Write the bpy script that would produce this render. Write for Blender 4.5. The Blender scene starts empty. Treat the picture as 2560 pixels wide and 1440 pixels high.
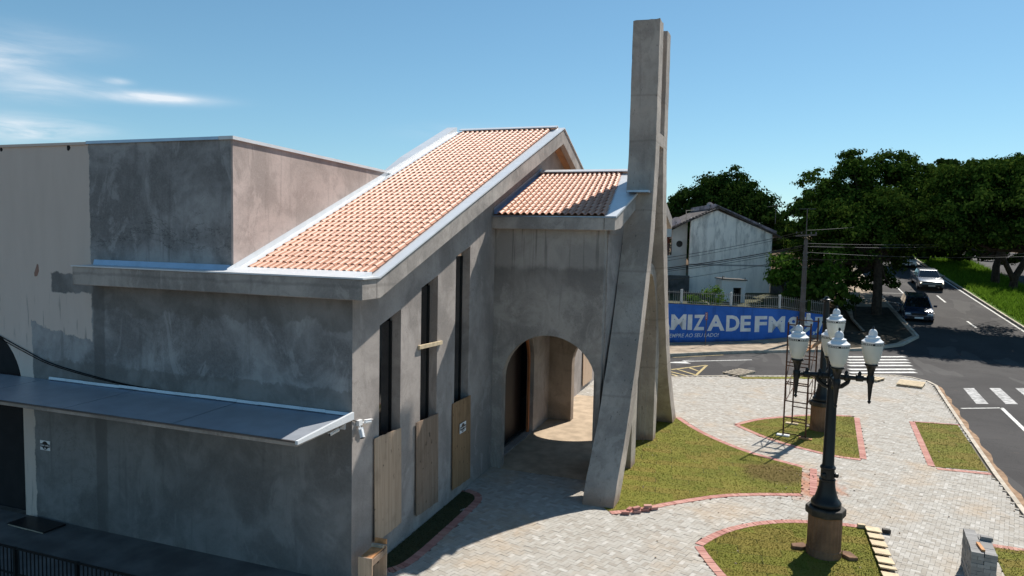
import bpy, bmesh, math, random
import numpy as np
from mathutils import Vector, Matrix
from mathutils.geometry import tessellate_polygon

random.seed(7)
RNG = np.random.default_rng(7)
SC = bpy.context.scene
COL = SC.collection
R_ = math.radians

# ------------------------------------------------------------------ camera
cam_d = bpy.data.cameras.new('camera')
cam = bpy.data.objects.new('camera', cam_d)
COL.objects.link(cam)
CAM_RIGHT = Vector((0.3324, -0.9429, 0.0214)).normalized()
CAM_BACK = Vector((-0.9412, -0.3302, 0.0711)).normalized()
CAM_UP = CAM_BACK.cross(CAM_RIGHT).normalized()
CAM_RIGHT = CAM_UP.cross(CAM_BACK).normalized()
CAM_LOC = Vector((0, 0, 7.0))
FPX = 1727.0
cam.matrix_world = Matrix(((CAM_RIGHT.x, CAM_UP.x, CAM_BACK.x, CAM_LOC.x),
                           (CAM_RIGHT.y, CAM_UP.y, CAM_BACK.y, CAM_LOC.y),
                           (CAM_RIGHT.z, CAM_UP.z, CAM_BACK.z, CAM_LOC.z), (0, 0, 0, 1)))
cam_d.sensor_width = 36.0
cam_d.lens = 36.0 * FPX / 2560.0
cam_d.clip_start = 0.1
cam_d.clip_end = 3000
SC.camera = cam

# ------------------------------------------------------------------ sky, sun, exposure
SUN_AZ, SUN_EL = -21.5, 47.0            # degrees from +X towards +Y, and above the horizon
SKY_STRENGTH, SUN_STRENGTH, EXPOSURE = 0.069, 5.0, 0.46
world = bpy.data.worlds.new('World')
SC.world = world
world.use_nodes = True
wn, wl = world.node_tree.nodes, world.node_tree.links
wn.clear()
w_out = wn.new('ShaderNodeOutputWorld')
w_bg = wn.new('ShaderNodeBackground')
sky = wn.new('ShaderNodeTexSky')
sky.sky_type = 'NISHITA'
sky.sun_disc = False
sky.sun_elevation = R_(SUN_EL)
sky.sun_rotation = R_(90 - SUN_AZ)      # Blender turns it clockwise from +Y
sky.altitude = 600
sky.air_density = 1.0
sky.dust_density = 0.15
sky.ozone_density = 3.0
w_bg.inputs['Strength'].default_value = SKY_STRENGTH


def wnode(t, **kw):
    n = wn.new(t)
    for k, v in kw.items():
        setattr(n, k, v)
    return n


def wmath(op, a, b=None, c=None):
    n = wnode('ShaderNodeMath', operation=op)
    for i, v in enumerate((a, b, c)):
        if v is None:
            continue
        if isinstance(v, (int, float)):
            n.inputs[i].default_value = v
        else:
            wl.new(v, n.inputs[i])
    return n.outputs[0]


# thin wisps of cirrus in the west: a real pattern on the sky dome, in azimuth and elevation
tc = wnode('ShaderNodeTexCoord')
sepw = wnode('ShaderNodeSeparateXYZ')
wl.new(tc.outputs['Generated'], sepw.inputs[0])
az = wmath('MULTIPLY', wmath('ARCTAN2', sepw.outputs[1], sepw.outputs[0]), 180 / math.pi)
el = wmath('MULTIPLY', wmath('ARCSINE', sepw.outputs[2]), 180 / math.pi)
cmb = wnode('ShaderNodeCombineXYZ')
wl.new(wmath('MULTIPLY', az, 0.10), cmb.inputs[0])
wl.new(wmath('MULTIPLY', el, 0.62), cmb.inputs[1])
nz = wnode('ShaderNodeTexNoise')
nz.inputs['Scale'].default_value = 1.6
nz.inputs['Detail'].default_value = 9
nz.inputs['Roughness'].default_value = 0.6
nz.inputs['Distortion'].default_value = 0.5
wl.new(cmb.outputs[0], nz.inputs['Vector'])
cloud = None
for (a0, e0, sa, se, amp) in ((54.5, 6.6, 3.6, 0.7, 1.35), (46.5, 9.55, 3.2, 0.36, 1.1), (56.0, 10.7, 2.2, 0.7, 0.95),
                              (48.9, 10.4, 0.8, 0.22, 0.5), (53.0, 10.0, 2.4, 0.5, 0.4), (53.5, 9.3, 3.0, 0.7, 0.35),
                              (54, 12.2, 4.0, 0.9, 0.28), (24, 8.5, 4.0, 0.6, 0.16), (70, 8, 9, 1.2, 0.8), (95, 12, 12, 2, 0.7)):
    da = wmath('DIVIDE', wmath('SUBTRACT', az, a0), sa)
    de = wmath('DIVIDE', wmath('SUBTRACT', wmath('SUBTRACT', el, e0), wmath('MULTIPLY', wmath('SUBTRACT', az, a0), -0.04)), se)
    g = wmath('MULTIPLY', wmath('EXPONENT', wmath('MULTIPLY', wmath('ADD', wmath('MULTIPLY', da, da), wmath('MULTIPLY', de, de)), -1.0)), amp)
    cloud = g if cloud is None else wmath('ADD', cloud, g)
cl = wmath('MULTIPLY', cloud, wmath('MULTIPLY', wmath('SUBTRACT', nz.outputs[0], 0.25), 2.6))
clampn = wnode('ShaderNodeClamp')
wl.new(cl, clampn.inputs[0])
clampn.inputs[2].default_value = 0.85
mixw = wnode('ShaderNodeMix', data_type='RGBA')
wl.new(clampn.outputs[0], mixw.inputs[0])
hs = wnode('ShaderNodeHueSaturation')
hs.inputs['Saturation'].default_value = 1.12
wl.new(sky.outputs[0], hs.inputs['Color'])
tint = wnode('ShaderNodeMix', data_type='RGBA', blend_type='MULTIPLY')
tint.inputs[0].default_value = 1.0
wl.new(hs.outputs[0], tint.inputs[6])
tint.inputs[7].default_value = (1.20, 1.29, 1.14, 1)
even = wnode('ShaderNodeMix', data_type='RGBA')         # thin even haze in the whole sky
wl.new(wmath('MULTIPLY', wmath('EXPONENT', wmath('DIVIDE', wmath('MAXIMUM', el, 0.0), -22.0)), 0.42), even.inputs[0])
wl.new(tint.outputs[2], even.inputs[6])
even.inputs[7].default_value = (2.9, 6.2, 9.0, 1)
wl.new(even.outputs[2], mixw.inputs[6])
mixw.inputs[7].default_value = (9.5, 10.0, 10.6, 1)
wl.new(mixw.outputs[2], w_bg.inputs['Color'])
wl.new(w_bg.outputs[0], w_out.inputs['Surface'])

sun_d = bpy.data.lights.new('sun', 'SUN')
sun_d.energy = SUN_STRENGTH
sun_d.angle = R_(0.53)
sun_d.color = (1.0, 0.95, 0.87)
sun = bpy.data.objects.new('sun', sun_d)
COL.objects.link(sun)
sdir = Vector((math.cos(R_(SUN_EL)) * math.cos(R_(SUN_AZ)), math.cos(R_(SUN_EL)) * math.sin(R_(SUN_AZ)), math.sin(R_(SUN_EL))))
sun.rotation_euler = sdir.to_track_quat('Z', 'Y').to_euler()
sun.location = (30, -20, 60)

SC.view_settings.view_transform = 'Standard'
SC.view_settings.look = 'None'
SC.view_settings.exposure = EXPOSURE
SC.view_settings.gamma = 1.0
SC.view_settings.use_curve_mapping = False


# ------------------------------------------------------------------ materials
class NT:
    def __init__(self, name, rough=0.8, spec=0.3, metal=0.0):
        self.m = bpy.data.materials.new(name)
        self.m.use_nodes = True
        self.t = self.m.node_tree
        self.b = self.t.nodes['Principled BSDF']
        self.b.inputs['Roughness'].default_value = rough
        self.b.inputs['Specular IOR Level'].default_value = spec
        self.b.inputs['Metallic'].default_value = metal
        g = self.t.nodes.new('ShaderNodeNewGeometry')
        self.pos, self.island = g.outputs['Position'], g.outputs['Random Per Island']
        oi = self.t.nodes.new('ShaderNodeObjectInfo')
        self.orand = oi.outputs['Random']

    def put(self, sock, v):
        if isinstance(v, (int, float)):
            sock.default_value = v
        elif isinstance(v, (tuple, list)):
            sock.default_value = (*v, 1) if len(v) == 3 and sock.type == 'RGBA' else v
        else:
            self.t.links.new(v, sock)

    def math(self, op, a, b=None, c=None, clamp=False):
        n = self.t.nodes.new('ShaderNodeMath')
        n.operation = op
        n.use_clamp = clamp
        for i, v in enumerate((a, b, c)):
            if v is not None:
                self.put(n.inputs[i], v)
        return n.outputs[0]

    def scale(self, v, s, rot=(0, 0, 0)):
        n = self.t.nodes.new('ShaderNodeMapping')
        self.put(n.inputs['Vector'], v)
        n.inputs['Scale'].default_value = s
        n.inputs['Rotation'].default_value = rot
        return n.outputs[0]

    def noise(self, v, s, detail=5, rough=0.55, dist=0.0):
        n = self.t.nodes.new('ShaderNodeTexNoise')
        self.put(n.inputs['Vector'], v)
        n.inputs['Scale'].default_value = s
        n.inputs['Detail'].default_value = detail
        n.inputs['Roughness'].default_value = rough
        n.inputs['Distortion'].default_value = dist
        return n.outputs[0]

    def ramp(self, f, stops):
        n = self.t.nodes.new('ShaderNodeValToRGB')
        self.put(n.inputs[0], f)
        e = n.color_ramp.elements
        while len(e) < len(stops):
            e.new(0.5)
        for el_, (p, c) in zip(e, stops):
            el_.position = p
            el_.color = (*c, 1) if not isinstance(c, (int, float)) else (c, c, c, 1)
        return n.outputs[0]

    def mix(self, f, a, b, mode='MIX'):
        n = self.t.nodes.new('ShaderNodeMix')
        n.data_type = 'RGBA'
        n.blend_type = mode
        self.put(n.inputs[0], f)
        self.put(n.inputs[6], a)
        self.put(n.inputs[7], b)
        return n.outputs[2]

    def step(self, v, lo, hi):
        n = self.t.nodes.new('ShaderNodeMapRange')
        n.interpolation_type = 'SMOOTHSTEP'
        self.put(n.inputs[0], v)
        n.inputs[1].default_value = lo
        n.inputs[2].default_value = hi
        return n.outputs[0]

    def sep(self, v):
        n = self.t.nodes.new('ShaderNodeSeparateXYZ')
        self.put(n.inputs[0], v)
        return n.outputs

    def bump(self, h, strength=0.3, dist=0.02):
        n = self.t.nodes.new('ShaderNodeBump')
        n.inputs['Strength'].default_value = strength
        n.inputs['Distance'].default_value = dist
        self.put(n.inputs['Height'], h)
        self.t.links.new(n.outputs[0], self.b.inputs['Normal'])

    def color(self, c):
        self.put(self.b.inputs['Base Color'], c)
        return self


def plain(name, c, rough=0.6, spec=0.3, metal=0.0, var=0.12, scale=3.0):
    k = NT(name, rough, spec, metal)
    n = k.noise(k.pos, scale, 6)
    k.color(k.mix(k.step(n, 0.3, 0.7), tuple(v * (1 - var) for v in c), tuple(min(1, v * (1 + var)) for v in c)))
    return k.m


def concrete_color(k, light, dark, big=0.55, streaks=0.5, fine=1.0):
    """cloudy render coat: blotches, trowel clouds, run-off streaks and damp edges"""
    n1 = k.noise(k.pos, big, 7, 0.6, 0.6)
    n2 = k.noise(k.pos, 2.3, 6, 0.6, 0.3)
    n3 = k.noise(k.scale(k.pos, (5, 5, 0.35)), 1.0, 5, 0.6)
    c = k.mix(k.step(n1, 0.38, 0.62), dark, light)
    c = k.mix(k.math('MULTIPLY', k.step(n2, 0.50, 0.68), 0.6), c, tuple(v * 0.62 for v in light))
    c = k.mix(k.math('MULTIPLY', k.step(n3, 0.54, 0.75), streaks), c, tuple(v * 0.72 for v in dark))
    n5 = k.noise(k.scale(k.pos, (1, 1, 1.3)), 6.5, 9, 0.72, 0.9)
    c = k.mix(k.math('MULTIPLY', k.step(n5, 0.50, 0.62), 0.30), c, tuple(v * 0.70 for v in light))
    hl = k.math('ABSOLUTE', k.math('SUBTRACT', k.noise(k.pos, 0.8, 10, 0.75, 0.6), 0.5))
    gate = k.step(k.noise(k.pos, 0.35, 3), 0.52, 0.60)
    c = k.mix(k.math('MULTIPLY', k.math('MULTIPLY', k.step(hl, 0.006, 0.001), gate), 0.6), c, tuple(v * 0.45 for v in dark))
    sm = k.noise(k.scale(k.pos, (1, 1, 0.5)), 1.1, 8, 0.7, 1.2)
    c = k.mix(k.math('MULTIPLY', k.step(sm, 0.54, 0.63), 0.45), c, tuple(min(1, v * 1.18) for v in light))
    n4 = k.noise(k.pos, 24, 4, 0.7)
    c = k.mix(k.math('MULTIPLY', k.step(n4, 0.35, 0.7), 0.16 * fine), c, tuple(v * 1.25 for v in light))
    return c


def mat_concrete(name, light=(.33, .315, .29), dark=(.20, .19, .175), pits=False, joints=(), band=None, **kw):
    k = NT(name, 0.9, 0.2)
    light = (light[0] * 1.045, light[1] * .98, light[2] * .955)
    dark = (dark[0] * .99, dark[1] * .935, dark[2] * .915)
    c = concrete_color(k, light, dark, **kw)
    x, y, z = k.sep(k.pos)
    wob = k.math('SUBTRACT', k.noise(k.pos, 1.6, 7, 0.65), 0.5)
    zw = k.math('ADD', z, k.math('MULTIPLY', wob, 0.16))
    for z0 in joints:                                    # cold joints between the pours
        j = k.step(k.math('ABSOLUTE', k.math('SUBTRACT', zw, z0)), .05, .008)
        c = k.mix(k.math('MULTIPLY', j, .28), c, tuple(v * .5 for v in dark))
    if band:                                             # a paler coat above a ragged damp band
        z0, z1 = band
        zb = k.math('ADD', z, k.math('MULTIPLY', wob, 0.45))
        up = k.step(zb, z0 - .10, z0 + .10)
        dk = k.math('MULTIPLY', k.step(zb, z1, z0 - .05), k.math('SUBTRACT', 1.0, up))
        c = k.mix(k.math('MULTIPLY', dk, .5), c, tuple(v * .62 for v in dark))
        c = k.mix(k.math('MULTIPLY', up, .45), c, light)
        s = k.noise(k.scale(k.pos, (7, 7, .22)), 1.0, 4, .6)
        c = k.mix(k.math('MULTIPLY', k.math('MULTIPLY', k.step(s, .60, .66), k.step(z, z0 - .6, z0 + .6)), .45), c, tuple(v * .35 for v in dark))
    if joints and len(joints) > 2:                       # red earth splashed on the feet
        c = k.mix(k.math('MULTIPLY', k.step(k.math('ADD', z, k.math('MULTIPLY', wob, .5)), .38, .05), .55), c, (.25, .13, .07))
    if pits:
        p = k.noise(k.scale(k.pos, (9, 9, 4)), 1.0, 3, 0.6)
        c = k.mix(k.math('MULTIPLY', k.step(p, 0.66, 0.70), 0.55), c, (.08, .078, .075))
    k.color(c)
    k.bump(k.math('ADD', k.noise(k.pos, 45, 4, 0.7), k.math('MULTIPLY', k.noise(k.pos, 4, 4), 1.6)), 0.35, 0.012)
    return k.m


M = {}
M['concrete'] = mat_concrete('concrete', (.40, .385, .355), (.235, .225, .21))
M['concrete_front'] = mat_concrete('concrete_front', (.385, .365, .345), (.265, .25, .235), streaks=0.35)
M['concrete_tower'] = mat_concrete('concrete_tower', (.45, .42, .375), (.31, .285, .255), pits=True, streaks=0.6, joints=(11.46, 10.08, 7.95, 6.1, 4.3, 2.6))
M['concrete_fascia'] = mat_concrete('concrete_fascia', (.43, .41, .38), (.26, .25, .235), big=0.9, joints=(6.04,))
M['concrete_arch'] = mat_concrete('concrete_arch', (.40, .385, .355), (.245, .235, .22), big=.8, band=(6.2, 5.2))
M['concrete_pink'] = mat_concrete('concrete_pink', (.50, .435, .405), (.36, .315, .29), streaks=0.5)
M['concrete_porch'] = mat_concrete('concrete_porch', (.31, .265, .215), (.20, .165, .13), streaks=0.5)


def mat_side_wall():
    """old cream paint on the left, raw grey render on the right, with the ragged edges between them"""
    k = NT('side_wall_render', 0.9, 0.2)
    grey = concrete_color(k, (.39, .378, .372), (.185, .178, .175), big=0.75, streaks=0.5)
    x, y, z = k.sep(k.pos)
    wob = k.math('SUBTRACT', k.noise(k.pos, 2.4, 8, 0.7), 0.5)
    # paler dry field of the upper wall with a damp brown rim under the eaves and along the canopy
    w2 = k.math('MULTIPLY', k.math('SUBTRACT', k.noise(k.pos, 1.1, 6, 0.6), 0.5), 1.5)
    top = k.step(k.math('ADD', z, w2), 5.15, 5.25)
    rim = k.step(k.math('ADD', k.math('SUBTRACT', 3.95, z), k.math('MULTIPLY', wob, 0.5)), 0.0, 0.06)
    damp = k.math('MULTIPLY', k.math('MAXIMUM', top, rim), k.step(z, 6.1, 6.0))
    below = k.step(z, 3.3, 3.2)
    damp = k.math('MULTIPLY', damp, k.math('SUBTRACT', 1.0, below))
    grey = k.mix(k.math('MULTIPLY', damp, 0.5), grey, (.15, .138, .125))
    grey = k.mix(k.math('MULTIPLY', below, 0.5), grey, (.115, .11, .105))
    # cracks in the upper block
    cr = k.math('ABSOLUTE', k.math('SUBTRACT', k.noise(k.scale(k.pos, (1, 0.7, 1.6)), 0.9, 9, 0.72), 0.5))
    crack = k.math('MULTIPLY', k.step(cr, 0.012, 0.0), k.math('MULTIPLY', k.step(z, 6.5, 6.7), k.step(z, 7.6, 7.2)))
    grey = k.mix(k.math('MULTIPLY', crack, 0.75), grey, (.07, .07, .07))
    # the plaster strip where the two walls join
    strip = k.math('MULTIPLY', k.step(k.math('ABSOLUTE', k.math('SUBTRACT', k.math('ADD', y, k.math('MULTIPLY', wob, .12)), 14.05)), 0.20, 0.14), k.step(z, 6.0, 5.9))
    grey = k.mix(k.math('MULTIPLY', strip, 0.55), grey, (.11, .105, .10))
    cream = k.mix(k.noise(k.scale(k.pos, (3, 3, 0.6)), 1.0, 6), (.60, .50, .435), (.71, .60, .53))
    edge = k.math('ADD', y, k.math('MULTIPLY', wob, 0.22))
    mc = k.step(edge, 14.24, 14.27)
    # a grey patch at the end of the eaves beam
    zb = k.math('ADD', z, k.math('MULTIPLY', wob, 0.30))
    p1 = k.math('MULTIPLY', k.math('MULTIPLY', k.step(zb, 5.52, 5.56), k.step(zb, 6.00, 5.96)), k.step(edge, 15.55, 15.50))
    # a grey repair from the canopy up the wall, with a slanting top
    lim = k.math('ADD', k.math('MULTIPLY', y, 0.19), 1.72)
    p2 = k.math('MULTIPLY', k.step(k.math('SUBTRACT', lim, k.math('ADD', z, k.math('MULTIPLY', wob, .45))), 0.0, 0.03), k.step(edge, 16.22, 16.18))
    mc = k.math('MULTIPLY', mc, k.math('SUBTRACT', 1.0, k.math('MAXIMUM', p1, p2)))
    dirt = k.math('MULTIPLY', k.step(k.noise(k.scale(k.pos, (14, 14, 1.2)), 1.0, 4), 0.58, 0.7), k.math('MULTIPLY', k.step(z, 5.6, 5.2), 0.5))
    cream = k.mix(dirt, cream, (.16, .15, .14))
    k.color(k.mix(mc, grey, cream))
    k.bump(k.math('ADD', k.noise(k.pos, 45, 4, 0.7), k.math('MULTIPLY', mc, 1.5)), 0.3, 0.012)
    return k.m


M['side_wall'] = mat_side_wall()
M['white_metal'] = plain('white_sheet_metal', (.66, .68, .70), 0.35, 0.5, 0.0, 0.05)
M['grey_metal'] = plain('canopy_sheet_metal', (.40, .425, .47), 0.35, 0.5, 0.3, 0.08)
M['blue_metal'] = plain('zinc_flashing', (.32, .40, .52), 0.3, 0.5, 0.5, 0.08)
M['roof_sheet'] = plain('roof_underlay', (.30, .18, .12), 0.9)
M['soffit'] = mat_concrete('soffit_bounce_tint', (.42, .27, .16), (.30, .19, .11))  # orange puts the light bounced off the roof tiles into the colour
M['dark'] = plain('dark_interior', (.02, .02, .022), 0.9)
M['black_iron'] = plain('black_iron', (.010, .012, .013), 0.38, 0.35, 0.0, 0.2)
M['rust_iron'] = plain('rusty_steel_tube', (.11, .055, .035), 0.75, 0.3, 0.2, 0.35, 8)
M['asphalt_dark'] = plain('tyre_rubber', (.02, .02, .02), 0.9)
M['pale_wood'] = plain('new_pale_timber', (.56, .45, .30), 0.75, 0.2, 0, 0.15, 6)
M['grey_wood'] = plain('weathered_timber', (.42, .36, .28), 0.85, 0.2, 0, 0.25, 6)
M['orange_wood'] = plain('reddish_timber', (.55, .27, .12), 0.75, 0.2, 0, 0.2, 6)
M['white_paint'] = plain('white_paint', (.76, .75, .72), 0.6, 0.3, 0, 0.06)
M['black_plastic'] = plain('black_plastic', (.02, .02, .022), 0.4)
M['white_plastic'] = plain('white_plastic', (.80, .80, .80), 0.35)


def mat_tile():
    k = NT('clay_roof_tile', 0.5, 0.35)
    r = k.math('FRACT', k.math('ADD', k.island, k.orand))
    c = k.ramp(r, [(0, (.50, .235, .14)), (.35, (.56, .28, .18)), (.8, (.61, .325, .215)), (.95, (.53, .26, .165)), (1, (.45, .20, .12))])
    n = k.noise(k.pos, 9, 5)
    c = k.mix(k.math('MULTIPLY', k.step(n, .45, .7), .35), c, (.62, .35, .24))
    k.color(c)
    return k.m


def mat_paver():
    k = NT('concrete_paver', 0.9, 0.2)
    r = k.math('FRACT', k.math('ADD', k.island, k.orand))
    c = k.ramp(r, [(0, (.335, .303, .26)), (.25, (.38, .35, .307)), (.55, (.405, .378, .337)), (.88, (.43, .405, .365)), (1, (.51, .485, .445))])
    n = k.noise(k.pos, 0.45, 6, .65, .4)
    c = k.mix(k.math('MULTIPLY', k.step(n, .49, .72), .6), c, (.45, .335, .225))       # sand and clay left on the paving
    x, y, z = k.sep(k.pos)
    dx = k.math('SUBTRACT', x, 21.6)
    dy = k.math('ADD', y, 1.9)
    dd = k.math('ADD', k.math('MULTIPLY', dx, dx), k.math('MULTIPLY', k.math('MULTIPLY', dy, dy), 3.0))
    cl_ = k.math('MULTIPLY', k.step(k.math('ADD', dd, k.math('MULTIPLY', k.noise(k.pos, 2.5, 6), 7.0)), 6.4, 3.4), .8)
    c = k.mix(cl_, c, (.42, .16, .075))                                               # red earth by the lawn corner
    k.color(k.mix(k.math('MULTIPLY', k.step(k.noise(k.pos, 30, 4, .7), .45, .7), .2), c, (.30, .285, .26)))
    k.bump(k.noise(k.pos, 120, 3), 0.2, 0.004)
    return k.m


def mat_red_brick():
    k = NT('red_paving_brick', 0.9, 0.2)
    r = k.math('FRACT', k.math('ADD', k.island, k.orand))
    c = k.ramp(r, [(0, (.38, .175, .145)), (.5, (.45, .22, .185)), (1, (.52, .285, .24))])
    n = k.noise(k.pos, 0.8, 6, .65, .4)
    k.color(k.mix(k.math('MULTIPLY', k.step(n, .5, .72), .5), c, (.52, .33, .23)))
    k.bump(k.noise(k.pos, 90, 3), 0.2, 0.004)
    return k.m


def mat_turf(name, a, b, c, dry, blades=False):
    k = NT(name, 0.9, 0.15)
    n1 = k.noise(k.pos, 0.9, 6, .6, .3)
    n2 = k.noise(k.pos, 5, 6, .7)
    col = k.mix(k.step(n1, .35, .65), a, b)
    col = k.mix(k.math('MULTIPLY', k.step(n2, .5, .7), .6), col, c)
    # rolls of sod laid in courses, some drier than others
    br = k.t.nodes.new('ShaderNodeTexBrick')
    k.put(br.inputs['Vector'], k.scale(k.pos, (1, 1, 1), (0, 0, R_(-97))))
    br.inputs['Scale'].default_value = 1.0
    br.inputs['Brick Width'].default_value = 0.95
    br.inputs['Row Height'].default_value = 0.42
    br.inputs['Mortar Size'].default_value = 0.0 if blades else 0.012
    br.inputs['Color1'].default_value = (0, 0, 0, 1)
    br.inputs['Color2'].default_value = (1, 1, 1, 1)
    br.inputs['Mortar'].default_value = (.3, .3, .3, 1)
    col = k.mix(k.math('MULTIPLY', k.step(br.outputs['Color'], .45, .95), .55), col, dry)
    seam = k.math('MULTIPLY', br.outputs['Fac'], k.step(k.noise(k.pos, 1.4, 4), .47, .56))
    if not blades:
        col = k.mix(k.math('MULTIPLY', seam, .8), col, (.03, .025, .01))
    n3 = k.noise(k.pos, 2.1, 5, .6)
    col = k.mix(k.math('MULTIPLY', k.step(n3, .56, .70), .5), col, tuple(v * .75 for v in dry))
    tx, ty_, tz = k.sep(k.pos)
    ddx, ddy = k.math('SUBTRACT', tx, 22.3), k.math('ADD', ty_, .9)
    dq = k.math('ADD', k.math('ADD', k.math('MULTIPLY', ddx, ddx), k.math('MULTIPLY', ddy, ddy)), k.math('MULTIPLY', k.noise(k.pos, 1.8, 6), 1.6))
    col = k.mix(k.math('MULTIPLY', k.step(dq, 2.3, 1.2), .75), col, (.12, .075, .025))
    if blades:
        col = k.mix(k.math('MULTIPLY', k.island, .3), col, tuple(v * 1.3 for v in c))
    k.color(col)
    k.bump(k.noise(k.pos, 60, 4, .8), .8, .02)
    return k.m


def mat_asphalt():
    k = NT('asphalt', 0.92, 0.2)
    n1 = k.noise(k.pos, 0.25, 7, .6, .3)
    n2 = k.noise(k.pos, 60, 3, .8)
    c = k.mix(k.step(n1, .35, .68), (.040, .037, .037), (.060, .056, .055))
    c = k.mix(k.math('MULTIPLY', k.step(n2, .45, .7), .35), c, (.085, .08, .078))
    n3 = k.noise(k.pos, 1.3, 7, .7)
    c = k.mix(k.math('MULTIPLY', k.step(n3, .60, .72), .45), c, (.10, .08, .066))
    cr = k.math('ABSOLUTE', k.math('SUBTRACT', k.noise(k.pos, .35, 9, .7, .5), .5))
    c = k.mix(k.math('MULTIPLY', k.step(cr, .006, .001), .6), c, (.02, .02, .02))
    pt = k.step(k.noise(k.scale(k.pos, (.12, .5, 1)), 1.0, 2), .58, .585)
    c = k.mix(k.math('MULTIPLY', pt, .35), c, (.11, .105, .10))
    k.color(c)
    k.bump(n2, .4, .01)
    return k.m


def mat_wood_sheet(name, a, b):
    k = NT(name, 0.8, 0.2)
    n1 = k.noise(k.scale(k.pos, (16, 16, .55)), 1.0, 7, .65, .8)
    n2 = k.noise(k.scale(k.pos, (1, 1, .8)), 2.0, 6, .6)
    c = k.mix(k.step(n1, .3, .7), a, b)
    c = k.mix(k.math('MULTIPLY', k.step(n2, .5, .7), .4), c, tuple(v * .6 for v in a))
    n3 = k.noise(k.scale(k.pos, (5, 5, 3)), 2.0, 2, .5)
    k.color(k.mix(k.math('MULTIPLY', k.step(n3, .68, .72), .8), c, tuple(v * .3 for v in a)))
    k.bump(n1, .25, .006)
    return k.m


def mat_leaf(name, dark, mid, light, trans=.30):
    k = NT(name, 1.0, 0.0)
    c = k.ramp(k.island, [(0, dark), (.55, mid), (1, light)])
    n = k.noise(k.pos, .5, 4)
    c = k.mix(k.math('MULTIPLY', k.step(n, .45, .7), .4), c, light)
    k.color(c)
    tr = k.t.nodes.new('ShaderNodeBsdfTranslucent')
    k.put(tr.inputs['Color'], c)
    mx = k.t.nodes.new('ShaderNodeMixShader')
    mx.inputs[0].default_value = trans
    out = k.t.nodes['Material Output']
    k.t.links.new(k.b.outputs[0], mx.inputs[1])
    k.t.links.new(tr.outputs[0], mx.inputs[2])
    k.t.links.new(mx.outputs[0], out.inputs['Surface'])
    return k.m


def mat_blue_wall():
    k = NT('blue_painted_wall', 0.75, 0.25)
    n = k.noise(k.pos, .8, 7, .65)
    c = k.mix(k.step(n, .3, .7), (.030, .125, .46), (.045, .17, .58))
    x, y, z = k.sep(k.pos)
    low = k.step(k.math('ADD', z, k.math('MULTIPLY', k.noise(k.pos, 1.5, 6), .5)), .55, .25)
    c = k.mix(k.math('MULTIPLY', low, .7), c, (.03, .04, .07))
    s = k.noise(k.scale(k.pos, (3, 3, .3)), 1.0, 5)
    k.color(k.mix(k.math('MULTIPLY', k.step(s, .55, .75), .4), c, (.02, .05, .16)))
    return k.m


def mat_old_white():
    k = NT('stained_white_wall', 0.85, 0.2)
    n1 = k.noise(k.scale(k.pos, (2.2, 2.2, .45)), 1.0, 8, .68, .5)
    n2 = k.noise(k.pos, .55, 6, .6)
    x, y, z = k.sep(k.pos)
    hi = k.step(z, 3.5, 7.5)
    f = k.math('MULTIPLY', k.step(n1, .42, .66), k.math('ADD', .22, k.math('MULTIPLY', hi, .6)))
    c = k.mix(f, (.95, .88, .79), (.40, .37, .34))
    c = k.mix(k.math('MULTIPLY', k.step(n2, .5, .68), .30), c, (.45, .45, .44))
    ln = k.step(k.math('ABSOLUTE', k.math('SUBTRACT', z, 5.05)), .09, .04)
    k.color(k.mix(k.math('MULTIPLY', ln, .7), c, (.10, .10, .10)))
    return k.m


M['tile'] = mat_tile()
M['paver'] = mat_paver()
M['brick'] = mat_red_brick()
M['turf'] = mat_turf('turf', (.155, .155, .024), (.20, .19, .032), (.115, .15, .016), (.235, .165, .042))
M['blade'] = mat_turf('turf_blades', (.175, .17, .026), (.22, .205, .034), (.13, .165, .018), (.25, .175, .045), True)
M['bed_soil'] = plain('dark_bed_turf', (.06, .06, .025), .95)
M['long_grass'] = mat_leaf('long_grass', (.07, .14, .012), (.12, .22, .02), (.17, .28, .03), .35)
M['long_turf'] = plain('rough_turf', (.085, .16, .018), .95, .1, 0, .3, 2)
M['asphalt'] = mat_asphalt()
M['ply_pale'] = mat_wood_sheet('pale_plywood', (.43, .30, .205), (.55, .405, .29))
M['ply_brown'] = mat_wood_sheet('brown_plywood', (.22, .155, .11), (.32, .235, .175))
M['ply_orange'] = mat_wood_sheet('orange_plywood', (.26, .155, .08), (.36, .225, .125))
M['leaf_dark'] = mat_leaf('dark_foliage', (.013, .029, .007), (.025, .050, .010), (.055, .092, .018), .16)
M['leaf_mid'] = mat_leaf('mid_foliage', (.016, .038, .006), (.032, .066, .010), (.105, .155, .026), .18)
M['leaf_light'] = mat_leaf('light_foliage', (.05, .10, .012), (.09, .17, .02), (.15, .24, .04))
M['bark'] = plain('bark', (.055, .042, .032), .95, .1, 0, .35, 5)
M['blue_wall'] = mat_blue_wall()
M['letter'] = plain('letter_paint', (.74, .76, .76), .7, .2, 0, .08)
M['old_white'] = mat_old_white()
M['white_wall'] = plain('white_house_wall', (.60, .58, .55), .8, .2, 0, .1, 1)
M['old_tile'] = plain('old_dark_roof_tile', (.09, .075, .07), .9, .2, 0, .4, 3)
M['grey_wall'] = plain('grey_yard_wall', (.10, .095, .09), .9, .2, 0, .35, 1.5)
M['pavement'] = plain('far_pavement', (.33, .26, .19), .9, .2, 0, .3, 1.2)
M['kerb'] = plain('concrete_kerb', (.50, .44, .36), .9, .2, 0, .2, 2)
M['earth'] = plain('bare_earth', (.13, .085, .05), .95, .1, 0, .3, .3)
M['marking'] = plain('road_paint', (.62, .61, .58), .8, .2, 0, .22, 6)
M['worn_paint'] = plain('worn_road_paint', (.40, .39, .38), .85, .2, 0, .4, 5)
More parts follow.
